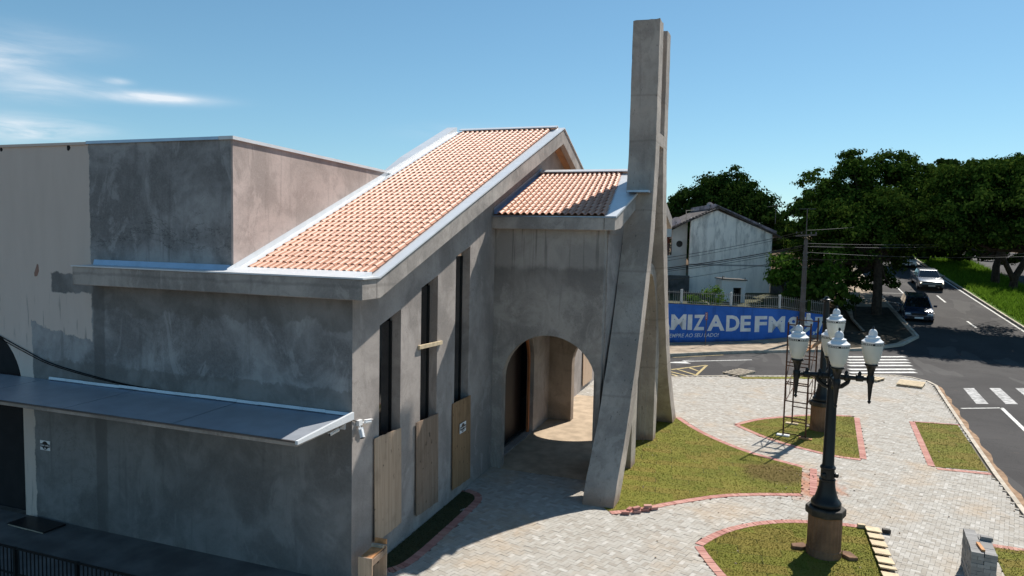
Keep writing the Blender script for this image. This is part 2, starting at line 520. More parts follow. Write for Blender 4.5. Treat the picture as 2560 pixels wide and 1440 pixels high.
M['yellow'] = plain('yellow_road_paint', (.46, .36, .17), .8, .2, 0, .25, 6)
M['globe'] = plain('milky_globe', (.68, .67, .60), .25, .5, 0, .04)
M['globe'].node_tree.nodes['Principled BSDF'].inputs['Subsurface Weight'].default_value = .5
M['globe'].node_tree.nodes['Principled BSDF'].inputs['Subsurface Radius'].default_value = (.12, .11, .09)
M['pole_grey'] = plain('concrete_pole', (.13, .11, .10), .9, .2, 0, .2, 2)
M['wire'] = plain('black_cable', (.012, .012, .012), .95, .05)
M['wire_pale'] = plain('aluminium_cable', (.13, .13, .13), .8)
M['pedestal'] = mat_concrete('brown_pedestal', (.26, .16, .10), (.13, .08, .055), streaks=.8)
M['slab_black'] = plain('blackened_slab', (.045, .038, .03), .7, .3, 0, .4, 5)
M['sand_floor'] = plain('sandy_floor', (.43, .335, .24), .9, .2, 0, .18, 2)
M['terracotta_trim'] = plain('terracotta_trim', (.35, .13, .05), .6)


def mat_gloss(name, c, rough=.15, metal=.0):
    k = NT(name, rough, .6, metal)
    k.b.inputs['Coat Weight'].default_value = .6
    k.b.inputs['Coat Roughness'].default_value = .05
    n = k.noise(k.pos, 1.5, 3)
    k.color(k.mix(n, tuple(v * .9 for v in c), tuple(min(1, v * 1.1) for v in c)))
    return k.m


M['car_dark'] = mat_gloss('dark_blue_car_paint', (.02, .035, .07))
M['car_silver'] = mat_gloss('silver_car_paint', (.10, .12, .155), .22, .25)
M['car_white'] = mat_gloss('white_car_paint', (.75, .75, .74))
M['glass'] = mat_gloss('dark_car_glass', (.01, .012, .014), .04)
M['lens'] = mat_gloss('headlight_lens', (.75, .78, .82), .08)
M['chrome'] = plain('chrome', (.6, .6, .62), .15, .5, .9, .03)


# ------------------------------------------------------------------ builders
class MB:
    """collects simple solids; build() links them as ONE mesh object"""
    def __init__(self):
        self.v, self.f = [], []

    def add(self, vs, fs):
        o = len(self.v)
        self.v += [tuple(p) for p in vs]
        self.f += [tuple(i + o for i in f) for f in fs]
        return self

    def box(self, x0, x1, y0, y1, z0, z1):
        return self.add([(x0, y0, z0), (x1, y0, z0), (x1, y1, z0), (x0, y1, z0), (x0, y0, z1), (x1, y0, z1), (x1, y1, z1), (x0, y1, z1)],
                        [(0, 3, 2, 1), (4, 5, 6, 7), (0, 1, 5, 4), (1, 2, 6, 5), (2, 3, 7, 6), (3, 0, 4, 7)])

    def obox(self, c, u, v, w):
        """box about c with half-axes u, v, w"""
        c, u, v, w = Vector(c), Vector(u), Vector(v), Vector(w)
        P = [c + a * u + b * v + d * w for d in (-1, 1) for (a, b) in ((-1, -1), (1, -1), (1, 1), (-1, 1))]
        return self.add(P, [(0, 3, 2, 1), (4, 5, 6, 7), (0, 1, 5, 4), (1, 2, 6, 5), (2, 3, 7, 6), (3, 0, 4, 7)])

    def beam(self, a, b, w, h, up=(0, 0, 1)):
        a, b = Vector(a), Vector(b)
        d = (b - a)
        s = d.cross(Vector(up))
        if s.length < 1e-6:
            s = d.cross(Vector((0, 1, 0)))
        s.normalize()
        n = s.cross(d).normalized()
        return self.obox((a + b) / 2, d / 2, s * (w / 2), n * (h / 2))

    def prism(self, poly, fn, d0, d1):
        """polygon (u,v) swept from depth d0 to d1; fn(u,v,d) -> point"""
        n = len(poly)
        tri = tessellate_polygon([[Vector((p[0], p[1], 0)) for p in poly]])
        vs = [fn(u, v, d0) for u, v in poly] + [fn(u, v, d1) for u, v in poly]
        fs = [t for t in tri] + [tuple(i + n for i in reversed(t)) for t in tri]
        fs += [(i, (i + 1) % n, (i + 1) % n + n, i + n) for i in range(n)]
        return self.add(vs, fs)

    def wall(self, outer, holes, fn, d0, d1):
        loops = [outer] + holes
        flat = [p for l in loops for p in l]
        tri = tessellate_polygon([[Vector((p[0], p[1], 0)) for p in l] for l in loops])
        n = len(flat)
        vs = [fn(u, v, d0) for u, v in flat] + [fn(u, v, d1) for u, v in flat]
        fs = [t for t in tri] + [tuple(i + n for i in reversed(t)) for t in tri]
        o = 0
        for l in loops:
            k = len(l)
            fs += [(o + i, o + (i + 1) % k, o + (i + 1) % k + n, o + i + n) for i in range(k)]
            o += k
        return self.add(vs, fs)

    def tube(self, pts, r, n=6, cap=True):
        pts = [Vector(p) for p in pts]
        rs = r if isinstance(r, (list, tuple)) else [r] * len(pts)
        rings = []
        ref = Vector((0.13, 0.31, 1)).normalized()
        for i, p in enumerate(pts):
            t = (pts[min(i + 1, len(pts) - 1)] - pts[max(i - 1, 0)]).normalized()
            a = t.cross(ref)
            if a.length < 1e-3:
                a = t.cross(Vector((1, 0, 0)))
            a.normalize()
            b = t.cross(a)
            rings.append([p + (a * math.cos(2 * math.pi * k / n) + b * math.sin(2 * math.pi * k / n)) * rs[i] for k in range(n)])
        vs = [q for ring in rings for q in ring]
        fs = []
        for i in range(len(pts) - 1):
            for k in range(n):
                fs.append((i * n + k, i * n + (k + 1) % n, (i + 1) * n + (k + 1) % n, (i + 1) * n + k))
        if cap:
            fs.append(tuple(range(n)))
            fs.append(tuple(range((len(pts) - 1) * n, len(pts) * n)))
        return self.add(vs, fs)

    def lathe(self, prof, c=(0, 0, 0), n=20, lobe=0.0):
        """profile of (r, z); lobe > 0 flutes the section"""
        c = Vector(c)
        vs, fs = [], []
        for (r, z) in prof:
            for k in range(n):
                rr = r * (1 - (lobe if k % 2 else 0))
                a = 2 * math.pi * k / n
                vs.append(c + Vector((rr * math.cos(a), rr * math.sin(a), z)))
        m = len(prof)
        for i in range(m - 1):
            for k in range(n):
                fs.append((i * n + k, i * n + (k + 1) % n, (i + 1) * n + (k + 1) % n, (i + 1) * n + k))
        fs.append(tuple(reversed(range(n))))
        fs.append(tuple(range((m - 1) * n, m * n)))
        return self.add(vs, fs)

    def build(self, name, mat, parent=None, smooth=False, local=False, bevel=0.0):
        me = bpy.data.meshes.new(name)
        off = Vector((0, 0, 0)) if (local or parent is None) else world_loc(parent)
        me.from_pydata([(p[0] - off.x, p[1] - off.y, p[2] - off.z) for p in self.v], [], self.f)
        bm = bmesh.new()
        bm.from_mesh(me)
        bmesh.ops.recalc_face_normals(bm, faces=bm.faces)
        bm.to_mesh(me)
        bm.free()
        return link(name, me, mat, parent, smooth, bevel)


def world_loc(o):
    p = Vector((0, 0, 0))
    while o is not None:
        p = p + o.location
        o = o.parent
    return p


def link(name, me, mat, parent=None, smooth=False, bevel=0.0):
    if mat is not None and not me.materials:
        me.materials.append(mat)
    if smooth and len(me.polygons):
        me.polygons.foreach_set('use_smooth', [True] * len(me.polygons))
        try:
            me.set_sharp_from_angle(angle=R_(40))
        except Exception:
            pass
    o = bpy.data.objects.new(name, me)
    COL.objects.link(o)
    if parent is not None:
        o.parent = parent
    if bevel:
        b = o.modifiers.new('bevel', 'BEVEL')
        b.width = bevel
        b.segments = 1
        b.limit_method = 'ANGLE'
    return o


def tag(o, label=None, cat=None, group=None, kind=None):
    for k, v in (('label', label), ('category', cat), ('group', group), ('kind', kind)):
        if v:
            o[k] = v
    return o


def thing(name, label, cat, loc=(0, 0, 0), group=None):
    o = bpy.data.objects.new(name, None)
    o.empty_display_size = 0.3
    COL.objects.link(o)
    o.location = loc
    return tag(o, label, cat, group)


def arc(cx, cz, r, a0, a1, n, rz=None):
    rz = rz or r
    return [(cx + r * math.cos(R_(a0 + (a1 - a0) * i / n)), cz + rz * math.sin(R_(a0 + (a1 - a0) * i / n))) for i in range(n + 1)]


def zr(x):
    """height of the land: flat round the plaza, then the avenue climbs"""
    s = x - 52.0
    if s < 0:
        return 0.0
    if s < 60:
        return 0.11 * s
    return 6.6 + 0.03 * (s - 60)


def sheet_mb(poly, dz, thick=0.0):
    """flat polygon laid on the land (split where the slope changes), with an optional skirt"""
    bm = bmesh.new()
    vs = [bm.verts.new((p[0], p[1], 0)) for p in poly]
    for t in tessellate_polygon([[Vector((p[0], p[1], 0)) for p in poly]]):
        try:
            bm.faces.new([vs[i] for i in t])
        except ValueError:
            pass
    for xb in (52.0, 112.0):
        bmesh.ops.bisect_plane(bm, geom=bm.verts[:] + bm.edges[:] + bm.faces[:], plane_co=(xb, 0, 0), plane_no=(1, 0, 0))
    bmesh.ops.recalc_face_normals(bm, faces=bm.faces)
    for f in bm.faces:
        if f.normal.z < 0:
            f.normal_flip()
    if thick:
        r = bmesh.ops.extrude_face_region(bm, geom=bm.faces[:])
        low = bm.verts[:]
        new = set(v for v in r['geom'] if isinstance(v, bmesh.types.BMVert))
        for v in bm.verts:
            v.co.z = zr(v.co.x) + dz - (0 if v in new else thick)
        bmesh.ops.recalc_face_normals(bm, faces=bm.faces)
    else:
        for v in bm.verts:
            v.co.z = zr(v.co.x) + dz
    mb = MB()
    bm.verts.index_update()
    mb.add([tuple(v.co) for v in bm.verts], [tuple(v.index for v in f.verts) for f in bm.faces])
    bm.free()
    return mb


def np_mesh(name, verts, faces):
    me = bpy.data.meshes.new(name)
    nv, nf, k = len(verts), len(faces), faces.shape[1]
    me.vertices.add(nv)
    me.vertices.foreach_set('co', np.ascontiguousarray(verts, dtype=np.float32).ravel())
    me.loops.add(nf * k)
    me.loops.foreach_set('vertex_index', np.ascontiguousarray(faces, dtype=np.int32).ravel())
    me.polygons.add(nf)
    me.polygons.foreach_set('loop_start', np.arange(0, nf * k, k, dtype=np.int32))
    me.polygons.foreach_set('loop_total', np.full(nf, k, dtype=np.int32))
    me.update(calc_edges=True)
    me.shade_flat()
    return me


def inside(poly, P):
    x, y = P[:, 0], P[:, 1]
    r = np.zeros(len(P), bool)
    n = len(poly)
    for i in range(n):
        x1, y1 = poly[i]
        x2, y2 = poly[(i + 1) % n]
        c = ((y1 > y) != (y2 > y)) & (x < (x2 - x1) * (y - y1) / (y2 - y1 + 1e-12) + x1)
        r ^= c
    return r


def edge_dist(poly, P, closed=True):
    d = np.full(len(P), 1e9)
    n = len(poly)
    for i in range(n if closed else n - 1):
        a, b = np.array(poly[i]), np.array(poly[(i + 1) % n])
        ab = b - a
        t = np.clip(((P - a) @ ab) / (ab @ ab + 1e-12), 0, 1)
        d = np.minimum(d, np.linalg.norm(P - (a + t[:, None] * ab), axis=1))
    return d


def to_view(P):
    """(x, y) in photograph pixels and distance, for points in the world"""
    P = np.asarray(P, float) - np.array(CAM_LOC)
    r, u, b = (np.array(v) for v in (CAM_RIGHT, CAM_UP, CAM_BACK))
    d = -(P @ b)
    return 1280 + FPX * (P @ r) / d, 720 - FPX * (P @ u) / d, d


# ================================================================== LAND, ROADS, PLAZA
def build_ground():
    xs = [-400, -120, -40, 0, 20, 40, 52, 70, 90, 112, 160, 260, 500, 1200]
    ys = [-900, -300, -120, -60, -34.5, -20, 0, 20, 60, 150, 400, 900]
    v = [(x, y, zr(x) - 0.32) for x in xs for y in ys]
    ny = len(ys)
    f = [(i * ny + j, (i + 1) * ny + j, (i + 1) * ny + j + 1, i * ny + j + 1) for i in range(len(xs) - 1) for j in range(ny - 1)]
    tag(MB().add(v, f).build('ground', M['earth']), kind='structure')


build_ground()

PLAZA = [(6.0, 22.0), (6.0, -5.6), (21.27, -6.98), (25.14, -7.31), (31.44, -7.96), (38.8, -8.75), (40.13, -8.9), (41.12, -8.76), (41.95, -8.26),
         (42.2, -7.4), (41.89, -6.5), (40.65, -4.58), (37.88, 1.21), (36.46, 3.83), (34.4, 8.0), (34.4, 22.0)]
ROAD = [(-60, -5.2), (-20, -5.2), (6, -5.2), (6, 2), (6, 24), (30, 24), (38, 20), (42, 7), (43.7, 4.75), (46.17, 1.89), (49.0, -2.3), (50.3, -4.5), (53.0, -8.4), (54.2, -9.9), (57, -11.4),
        (64.7, -11.4), (150, -11.4), (150, -34), (60, -34), (60, -70), (-60, -70)]
tag(sheet_mb(ROAD, -0.12).build('road', M['asphalt']), kind='structure')
# the street beyond the plaza is hidden behind the church, the avenue side is what shows
FARWALK = [(42, 7.0), (43.7, 4.75), (46.17, 1.89), (49.0, -2.3), (50.3, -4.5), (53.0, -8.4), (54.2, -9.9), (57, -11.38), (64.7, -11.38), (150, -11.38),
           (150, -7.6), (62, -7.6), (57.6, -7.9), (56.9, -6.7), (53.8, -2.0), (48.75, 5.45), (46.5, 8.8)]
fw = sheet_mb(FARWALK, 0.02, 0.16).build('far_pavement', M['pavement'])
tag(fw, kind='structure')

plaza = sheet_mb(PLAZA, -0.055, 0.09).build('plaza', plain('paving_sand', (.17, .15, .125), .95, .1, 0, .2, 4))
tag(plaza, kind='structure')


def kerb_line(pts, w, h0, h1, name, mat, parent, seg=1.0):
    """row of kerbstones with open joints along a polyline, each a stone of its own"""
    for i in range(len(pts) - 1):
        a, b = Vector((*pts[i], 0)), Vector((*pts[i + 1], 0))
        L = (b - a).length
        n = max(1, round(L / seg))
        d = (b - a) / n
        s = Vector((-d.y, d.x, 0)).normalized() * w / 2
        for k in range(n):
            p, q = a + d * k, a + d * (k + 1)
            g = d.normalized() * 0.006
            p, q = p + g, q - g
            P = []
            for base in (h0, h1 + random.uniform(-.006, .006)):
                for (pt, sg) in ((p, -1), (q, -1), (q, 1), (p, 1)):
                    P.append((pt.x + s.x * sg, pt.y + s.y * sg, zr(pt.x) + base))
            MB().add(P, [(0, 3, 2, 1), (4, 5, 6, 7), (0, 1, 5, 4), (1, 2, 6, 5), (2, 3, 7, 6), (3, 0, 4, 7)]).build(name, mat, parent)


kerb_line([(9, -5.95), (21.27, -7.06), (25.14, -7.39), (31.44, -8.04), (38.8, -8.83), (40.13, -8.98), (41.17, -8.82), (42.03, -8.28), (42.28, -7.4), (41.96, -6.48), (40.72, -4.54), (37.95, 1.25), (36.5, 3.9)],
          0.13, -0.16, 0.012, 'kerbstone', M['kerb'], plaza)
kerb_line([(42, 7.0), (43.7, 4.75), (46.17, 1.89), (49.0, -2.3), (50.3, -4.5), (53.0, -8.4), (54.2, -9.9), (57, -11.42), (64.7, -11.42), (90, -11.42)],
          0.16, -0.15, 0.05, 'kerbstone', M['kerb'], fw, 1.4)

XS_ = 11.65
# --- lawns, their outlines on the ground
def smooth_line(pts, n=4):
    out = []
    for i in range(len(pts) - 1):
        p0, p1, p2, p3 = (np.array(pts[max(0, min(len(pts) - 1, j))]) for j in (i - 1, i, i + 1, i + 2))
        for k in range(n):
            t = k / n
            out.append(tuple(0.5 * ((2 * p1) + (-p0 + p2) * t + (2 * p0 - 5 * p1 + 4 * p2 - p3) * t * t + (-p0 + 3 * p1 - 3 * p2 + p3) * t ** 3)))
    out.append(tuple(pts[-1]))
    return out


main_s = smooth_line([(17.35, 3.3), (17.74, 2.76), (18.19, 2.31), (18.48, 2.05), (19.05, 1.45), (19.62, 0.80), (20.06, 0.10), (20.44, -0.75), (20.72, -1.5)])
main_t = smooth_line([(23.16, -1.68), (23.62, -0.84), (24.15, -0.01), (24.95, 0.82), (25.92, 1.6), (26.86, 2.2), (27.9, 2.75)])
LAWNS = {
    'main': main_s + main_t + [(27.9, 4.2), (20.4, 4.2), (18.4, 4.2)],
    'back': smooth_line([(27.75, 0.30), (28.82, -0.42), (29.64, -1.32), (30.38, -2.29), (30.86, -3.4), (31.0, -4.09)]) + smooth_line([(24.95, -3.54), (25.0, -2.95), (25.21, -2.4), (25.62, -1.68), (26.1, -1.05), (26.7, -0.46), (27.75, 0.30)])[:-1],
    'right': [(31.17, -6.34), (31.36, -7.86), (25.14, -7.22), (25.01, -5.74)],
    'front': smooth_line([(16.14, 0.84), (16.64, 0.62), (17.25, 0.24), (17.86, -0.34), (18.27, -0.96), (18.52, -1.6), (18.66, -2.37), (18.70, -2.95)]) + smooth_line([(12.6, -2.75), (12.7, -2.0), (13.1, -1.1), (13.9, -0.3), (14.86, 0.27), (15.6, 0.62), (16.14, 0.84)])[:-1],
    'lower': [(18.75, -5.55), (18.72, -6.62), (12.0, -6.05), (12.0, -4.75)],
    'strip': [(37.92, 0.55), (40.2, -4.2), (39.75, -4.45), (37.45, 0.3)],
    'bed': smooth_line([(12.35, 7.36), (12.45, 7.1), (12.75, 6.9), (13.4, 6.82), (14.74, 6.80), (16.24, 6.80), (16.8, 6.84), (17.1, 7.05), (17.2, 7.36)]),
}
LAWN_LABEL = {
    'main': 'large lawn patch at the foot of the tower', 'back': 'leaf shaped lawn round the far lamp', 'right': 'four sided lawn along the avenue kerb',
    'front': 'leaf shaped lawn round the near lamp', 'lower': 'lawn corner behind the paver stack', 'strip': 'thin lawn strip along the street', 'bed': 'dark planting bed under the windows'}
lawn_obj = {}
for key, poly in LAWNS.items():
    o = sheet_mb(poly, 0.012 if key != 'bed' else 0.006, 0.07).build('lawn', M['turf'] if key != 'bed' else M['bed_soil'])
    tag(o, LAWN_LABEL[key], kind='structure')
    lawn_obj[key] = o


def blades(poly, n, hmin, hmax, w, base, name, mat, lean=0.5):
    P = np.array(poly)
    lo, hi = P.min(0), P.max(0)
    q = RNG.uniform(lo, hi, (int(n * 1.5), 2))
    q = q[inside(poly, q)][:n]
    k = len(q)
    z = np.array([zr(x) for x in q[:, 0]]) + base if q[:, 0].max() > 52 else np.full(k, base)
    a = RNG.uniform(0, 2 * np.pi, k)
    h = RNG.uniform(hmin, hmax, k)
    dx, dy = np.cos(a), np.sin(a)
    ww = w * RNG.uniform(.6, 1.3, k)
    tip = RNG.normal(0, lean, (k, 2)) * h[:, None]
    V = np.zeros((k, 3, 3))
    V[:, 0] = np.stack([q[:, 0] - dx * ww, q[:, 1] - dy * ww, z], 1)
    V[:, 1] = np.stack([q[:, 0] + dx * ww, q[:, 1] + dy * ww, z], 1)
    V[:, 2] = np.stack([q[:, 0] + tip[:, 0], q[:, 1] + tip[:, 1], z + h], 1)
    me = np_mesh(name, V.reshape(-1, 3), np.arange(3 * k).reshape(-1, 3))
    o = link(name, me, mat)
    return tag(o, kind='stuff')


for key, n in (('main', 34000), ('back', 16000), ('right', 8000), ('front', 26000), ('lower', 9000), ('strip', 1500), ('bed', 3000)):
    g = blades(LAWNS[key], n, .006, .022, .014, .01, 'grass', M['blade'] if key != 'bed' else M['bed_soil'], .7)
    g['label'] = 'short grass on the ' + LAWN_LABEL[key]

# --- red brick borders
BR_W = 0.21
borders = [main_s + [(20.72, -1.5)], [(20.72, -1.72), (23.2, -1.9)], main_t,
           LAWNS['back'] + [LAWNS['back'][0]],
           [(25.01, -5.74), (31.17, -6.34)], [(31.3, -6.32), (31.48, -7.86)], [(24.9, -5.72), (25.0, -7.2)],
           LAWNS['front'] + [LAWNS['front'][0]], [(18.9, -5.5), (18.87, -6.62)],
           [(17.28, 7.36)] + LAWNS['bed'][::-1][1:-1] + [(12.27, 7.36)]]


def offset_side(pts, key):
    return key


brick_me = None
def brick_mesh():
    m = MB().box(-.0475, .0475, -.1, .1, -.055, .012)
    me = bpy.data.meshes.new('border_brick')
    me.from_pydata(m.v, [], m.f)
    me.materials.append(M['brick'])
    return me


brick_me = brick_mesh()
brick_pos = []
out_sign = {0: 1, 1: 1, 2: 1, 3: 1, 4: 1, 5: 1, 6: 1, 7: 1, 8: 1, 9: 1}
allpolys = list(LAWNS.values())
for pts in borders:
    acc = 0.05
    for i in range(len(pts) - 1):
        a, b = np.array(pts[i], float), np.array(pts[i + 1], float)
        L = np.linalg.norm(b - a)
        if L < 1e-6:
            continue
        d = (b - a) / L
        nrm = np.array([d[1], -d[0]])
        while acc < L:
            c = a + d * acc
            for sgn in (1, -1):
                cc = c + nrm * sgn * (0.11)
                if not any(inside(pl, cc[None])[0] for pl in allpolys):
                    break
            brick_pos.append((cc[0], cc[1], math.atan2(d[1], d[0])))
            acc += 0.10
        acc -= L
bp = np.array(brick_pos)
# one brick never on top of another: drop those that fall too near an earlier one
keep = []
for i, p in enumerate(bp):
    if all((p[0] - bp[j][0]) ** 2 + (p[1] - bp[j][1]) ** 2 > 0.055 ** 2 for j in keep[-4:]) and not (9.0 > p[0]):
        keep.append(i)
bp = bp[keep]
order = np.argsort(np.hypot(bp[:, 0], bp[:, 1]))
vx, vy, vd = to_view(np.column_stack([bp[:, :2], np.zeros(len(bp))]))
seen = (vx > -20) & (vx < 2580) & (vy < 1450)
order = [i for i in order if seen[i]] + [i for i in order if not seen[i]]
CUBE_F = np.array([(0, 3, 2, 1), (4, 5, 6, 7), (0, 1, 5, 4), (1, 2, 6, 5), (2, 3, 7, 6), (3, 0, 4, 7)])


def many_boxes(name, xy_ang, hx, hy, z0, z1, mat, parent, jit=0.0):
    n = len(xy_ang)
    ca, sa = np.cos(xy_ang[:, 2]), np.sin(xy_ang[:, 2])
    V = np.zeros((n, 8, 3))
    top = z1 + RNG.normal(0, jit, n) if jit else np.full(n, z1)
    for k, (sx, sy, t) in enumerate([(-1, -1, 0), (1, -1, 0), (1, 1, 0), (-1, 1, 0), (-1, -1, 1), (1, -1, 1), (1, 1, 1), (-1, 1, 1)]):
        V[:, k, 0] = xy_ang[:, 0] + sx * hx * ca - sy * hy * sa
        V[:, k, 1] = xy_ang[:, 1] + sx * hx * sa + sy * hy * ca
        V[:, k, 2] = top if t else z0
    F = (CUBE_F[None, 1:] + (np.arange(n) * 8)[:, None, None]).reshape(-1, 4)
    me = np_mesh(name, V.reshape(-1, 3), F)
    return link(name, me, mat, parent)


for i in order[:300]:
    o = bpy.data.objects.new('border_brick', brick_me)
    COL.objects.link(o)
    o.parent = plaza
    o.location = (bp[i][0], bp[i][1], random.uniform(-.003, .003))
    o.rotation_euler = (0, 0, bp[i][2] + random.uniform(-.03, .03))
rest = bp[order[300:]]
if len(rest):
    tag(many_boxes('border_bricks', rest, .0475, .1, -.055, .012, M['brick'], plaza), kind='stuff')

tag(MB().box(8.0, XS_ - .004, 7.75, 22, -.06, .002).build('shade_strip', plain('shaded_paving', (.15, .145, .14), .9, .2, 0, .25, 1.2)), kind='structure')  # plain dark strip in place of pavers, its colour stands for deep shade

# --- herringbone pavers
def herringbone():
    W = 0.1
    ang = R_(-17)
    c, s = math.cos(ang), math.sin(ang)
    N = 420
    out = []
    I = np.arange(-N, N)
    # classic 2:1 herringbone on a unit lattice: H at (i + 2k.., ) built from a diagonal repeat
    A, B = np.meshgrid(np.arange(-260, 260), np.arange(-260, 260), indexing='ij')
    # lattice vectors (1,1) and (2,-2); one horizontal and one vertical brick per cell
    X = A * 1 + B * 2
    Y = A * 1 - B * 2
    X, Y = X.ravel(), Y.ravel()
    h = np.column_stack([X + 1.0, Y + 0.5, np.zeros(len(X))])
    v = np.column_stack([X + 0.5, Y + 2.0, np.full(len(X), math.pi / 2)])
    P = np.vstack([h, v])
    x, y = P[:, 0] * W, P[:, 1] * W
    return np.column_stack([20 + c * x - s * y, 0 + s * x + c * y, P[:, 2] + ang])


pv = herringbone()
near = (pv[:, 0] > 8.6) & (pv[:, 0] < 43) & (pv[:, 1] > -9.2) & (pv[:, 1] < 19)
pv = pv[near]
xy = pv[:, :2]
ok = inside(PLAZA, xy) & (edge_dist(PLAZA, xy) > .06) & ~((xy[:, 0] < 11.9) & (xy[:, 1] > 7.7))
for key, poly in LAWNS.items():
    ok &= ~(inside(poly, xy) & (edge_dist(poly, xy) > .02))
# nothing under the church
ok &= ~((xy[:, 0] > 11.7) & (xy[:, 1] > 7.45))
ok &= ~((xy[:, 0] > 19.45) & (xy[:, 0] < 26.2) & (xy[:, 1] > 4.1))
bxy = bp[:, :2]
okx = np.where(ok)[0]
dmin = np.full(len(okx), 9.0)
for b in range(0, len(bxy)):
    dmin = np.minimum(dmin, np.abs(xy[okx] - bxy[b]).sum(1))
ok[okx[dmin < 0.10]] = False
pv = pv[ok]
pvz = np.column_stack([pv[:, :2], np.zeros(len(pv))])
vx, vy, vd = to_view(pvz)
seen = (vx > 930) & (vx < 2580) & (vy < 1436) & ~((vx < 1180) & (vy < 1300))
o_ = np.argsort(np.where(seen, vd, 1e6))
paver_me = bpy.data.meshes.new('paver')
_m = MB().box(-.0978, .0978, -.0478, .0478, -.05, .0)
paver_me.from_pydata(_m.v, [], _m.f)
paver_me.materials.append(M['paver'])
for i in o_[:300]:
    o = bpy.data.objects.new('paver', paver_me)
    COL.objects.link(o)
    o.parent = plaza
    o.location = (pv[i, 0], pv[i, 1], random.uniform(-.0025, .0025))
    o.rotation_euler = (random.uniform(-.008, .008), random.uniform(-.008, .008), pv[i, 2])
tag(many_boxes('pavers', pv[o_[300:]], .0978, .0478, -.05, 0.0, M['paver'], plaza, .002), kind='stuff')

# earth washed up along the plaza kerb and the dark verge under the corner tree
gd = MB()
gpts = [(21.27, -7.15), (25.14, -7.48), (31.44, -8.13), (38.8, -8.92), (40.13, -9.05), (41.3, -8.85), (42.15, -8.25)]
for (xa, ya), (xb_, yb_) in zip(gpts[:-1], gpts[1:]):
    n = max(1, int(abs(xb_ - xa) / .5))
    for k in range(n):
        t0, t1 = k / n, (k + 1) / n
        w0, w1 = .16 + .12 * math.sin(7.3 * (xa + (xb_ - xa) * t0)) ** 2, .16 + .12 * math.sin(7.3 * (xa + (xb_ - xa) * t1)) ** 2
        p, q = (xa + (xb_ - xa) * t0, ya + (yb_ - ya) * t0), (xa + (xb_ - xa) * t1, ya + (yb_ - ya) * t1)
        gd.add([(p[0], p[1], -.1165), (p[0] + .05, p[1] - w0, -.1165), (q[0] + .05, q[1] - w1, -.1165), (q[0], q[1], -.1165)], [(0, 1, 2, 3)])
tag(gd.build('gutter_earth', plain('red_gutter_earth', (.30, .20, .13), .95, .1, 0, .3, 3)), 'reddish earth washed along the plaza kerb', kind='structure')
tag(sheet_mb([(50.9, -4.6), (53.2, -8.2), (54.4, -9.6), (57.1, -11.1), (64.7, -11.1), (67.5, -11.1), (67.2, -8.2), (62, -7.75), (57.7, -8.05), (57.0, -6.9), (55.6, -4.8)], .026).build('tree_verge', plain('dark_verge', (.05, .042, .03), .95, .1, 0, .4, 2)), 'dark verge under the corner tree', kind='structure')  # dark sheet laid over the corner of the far pavement

# --- road paint
def paint(polys, name, mat, label=None, dz=-0.114):
    mb = MB()
    for p in polys:
        q = sheet_mb(p, dz)
        mb.add(q.v, q.f)
    o = mb.build(name, mat)
    return tag(o, label, kind='structure')


def bar(a, b, w):
    a, b = np.array(a, float), np.array(b, float)
    d = (b - a) / np.linalg.norm(b - a)
    n = np.array([-d[1], d[0]]) * w / 2
    return [tuple(a - n), tuple(b - n), tuple(b + n), tuple(a + n)]


stripes = []
for t in (0, .2, .38, .56, .78, .95):
    p = np.array((48.72, -5.84)) * (1 - t) + np.array((42.41, -5.27)) * t
    q = np.array((50.6, -9.5)) * (1 - t) + np.array((44.2, -8.9)) * t
    stripes.append(bar(p, q, .42))
paint(stripes, 'zebra_crossing', M['marking'], 'zebra crossing over the side street')
z2 = []
for k in range(5):
    dx, dy = .67 * k, -1.31 * k
    z2.append([(40.55 + dx * .95, -10.30 + dy), (40.83 + dx * .9, -10.84 + dy), (36.92 + dx * .8, -10.42 + dy), (36.69 + dx * .85, -9.88 + dy)])
paint(z2, 'zebra_crossing', M['worn_paint'], 'zebra crossing over the avenue')
paint([bar((35.33, -8.95), (36.25, -10.75), .12), bar((36.3, -10.75), (20, -9.2), .16)], 'road_marking', M['marking'], 'white parking bay line beside the plaza kerb')
paint([bar((41.9, 4.2), (44.66, -.08), .14), [(42.4, 3.9), (43.05, 3.2), (41.2, 4.75)], [(42.4, 3.9), (41.6, 3.3), (41.2, 4.75)]], 'road_marking', M['marking'], 'white lane arrow on the side street')
paint([bar((39.08, 4.18), (41.48, 2.39), .16), bar((41.48, 2.39), (37.37, 2.80), .14), bar((36.95, 3.3), (37.79, 4.01), .14), bar((38.1, 2.76), (39.4, 3.9), .14), bar((39.32, 2.71), (40.2, 3.3), .14), bar((37.3, 2.75), (38.7, 4.4), .14)],
      'road_marking', M['yellow'], 'yellow hatched triangle on the side street')
paint([bar((36.75, 3.6), (38.1, 1.0), .12), bar((43.3, 4.55), (45.8, 1.65), .10)], 'road_marking', M['yellow'], 'yellow lines along the side street kerbs')
av = [bar((63.98, -16.2), (61.64, -16.24), .16), bar((87.4, -16.7), (84.0, -16.66), .16), bar((75.5, -16.5), (72.0, -16.45), .16), bar((100, -16.8), (96, -16.75), .16)]
paint(av, 'road_marking', M['marking'], 'broken centre line of the avenue')
paint([bar((60.5, -19.2), (112, -19.25), .14), bar((70.5, -13.7), (112, -14.0), .14), bar((75.6, -11.6), (75.9, -13.6), .1), bar((70.6, -11.6), (70.9, -13.0), .1), bar((67.1, -11.6), (67.3, -12.9), .1)],
      'road_marking', M['marking'], 'white edge and parking lines of the avenue')

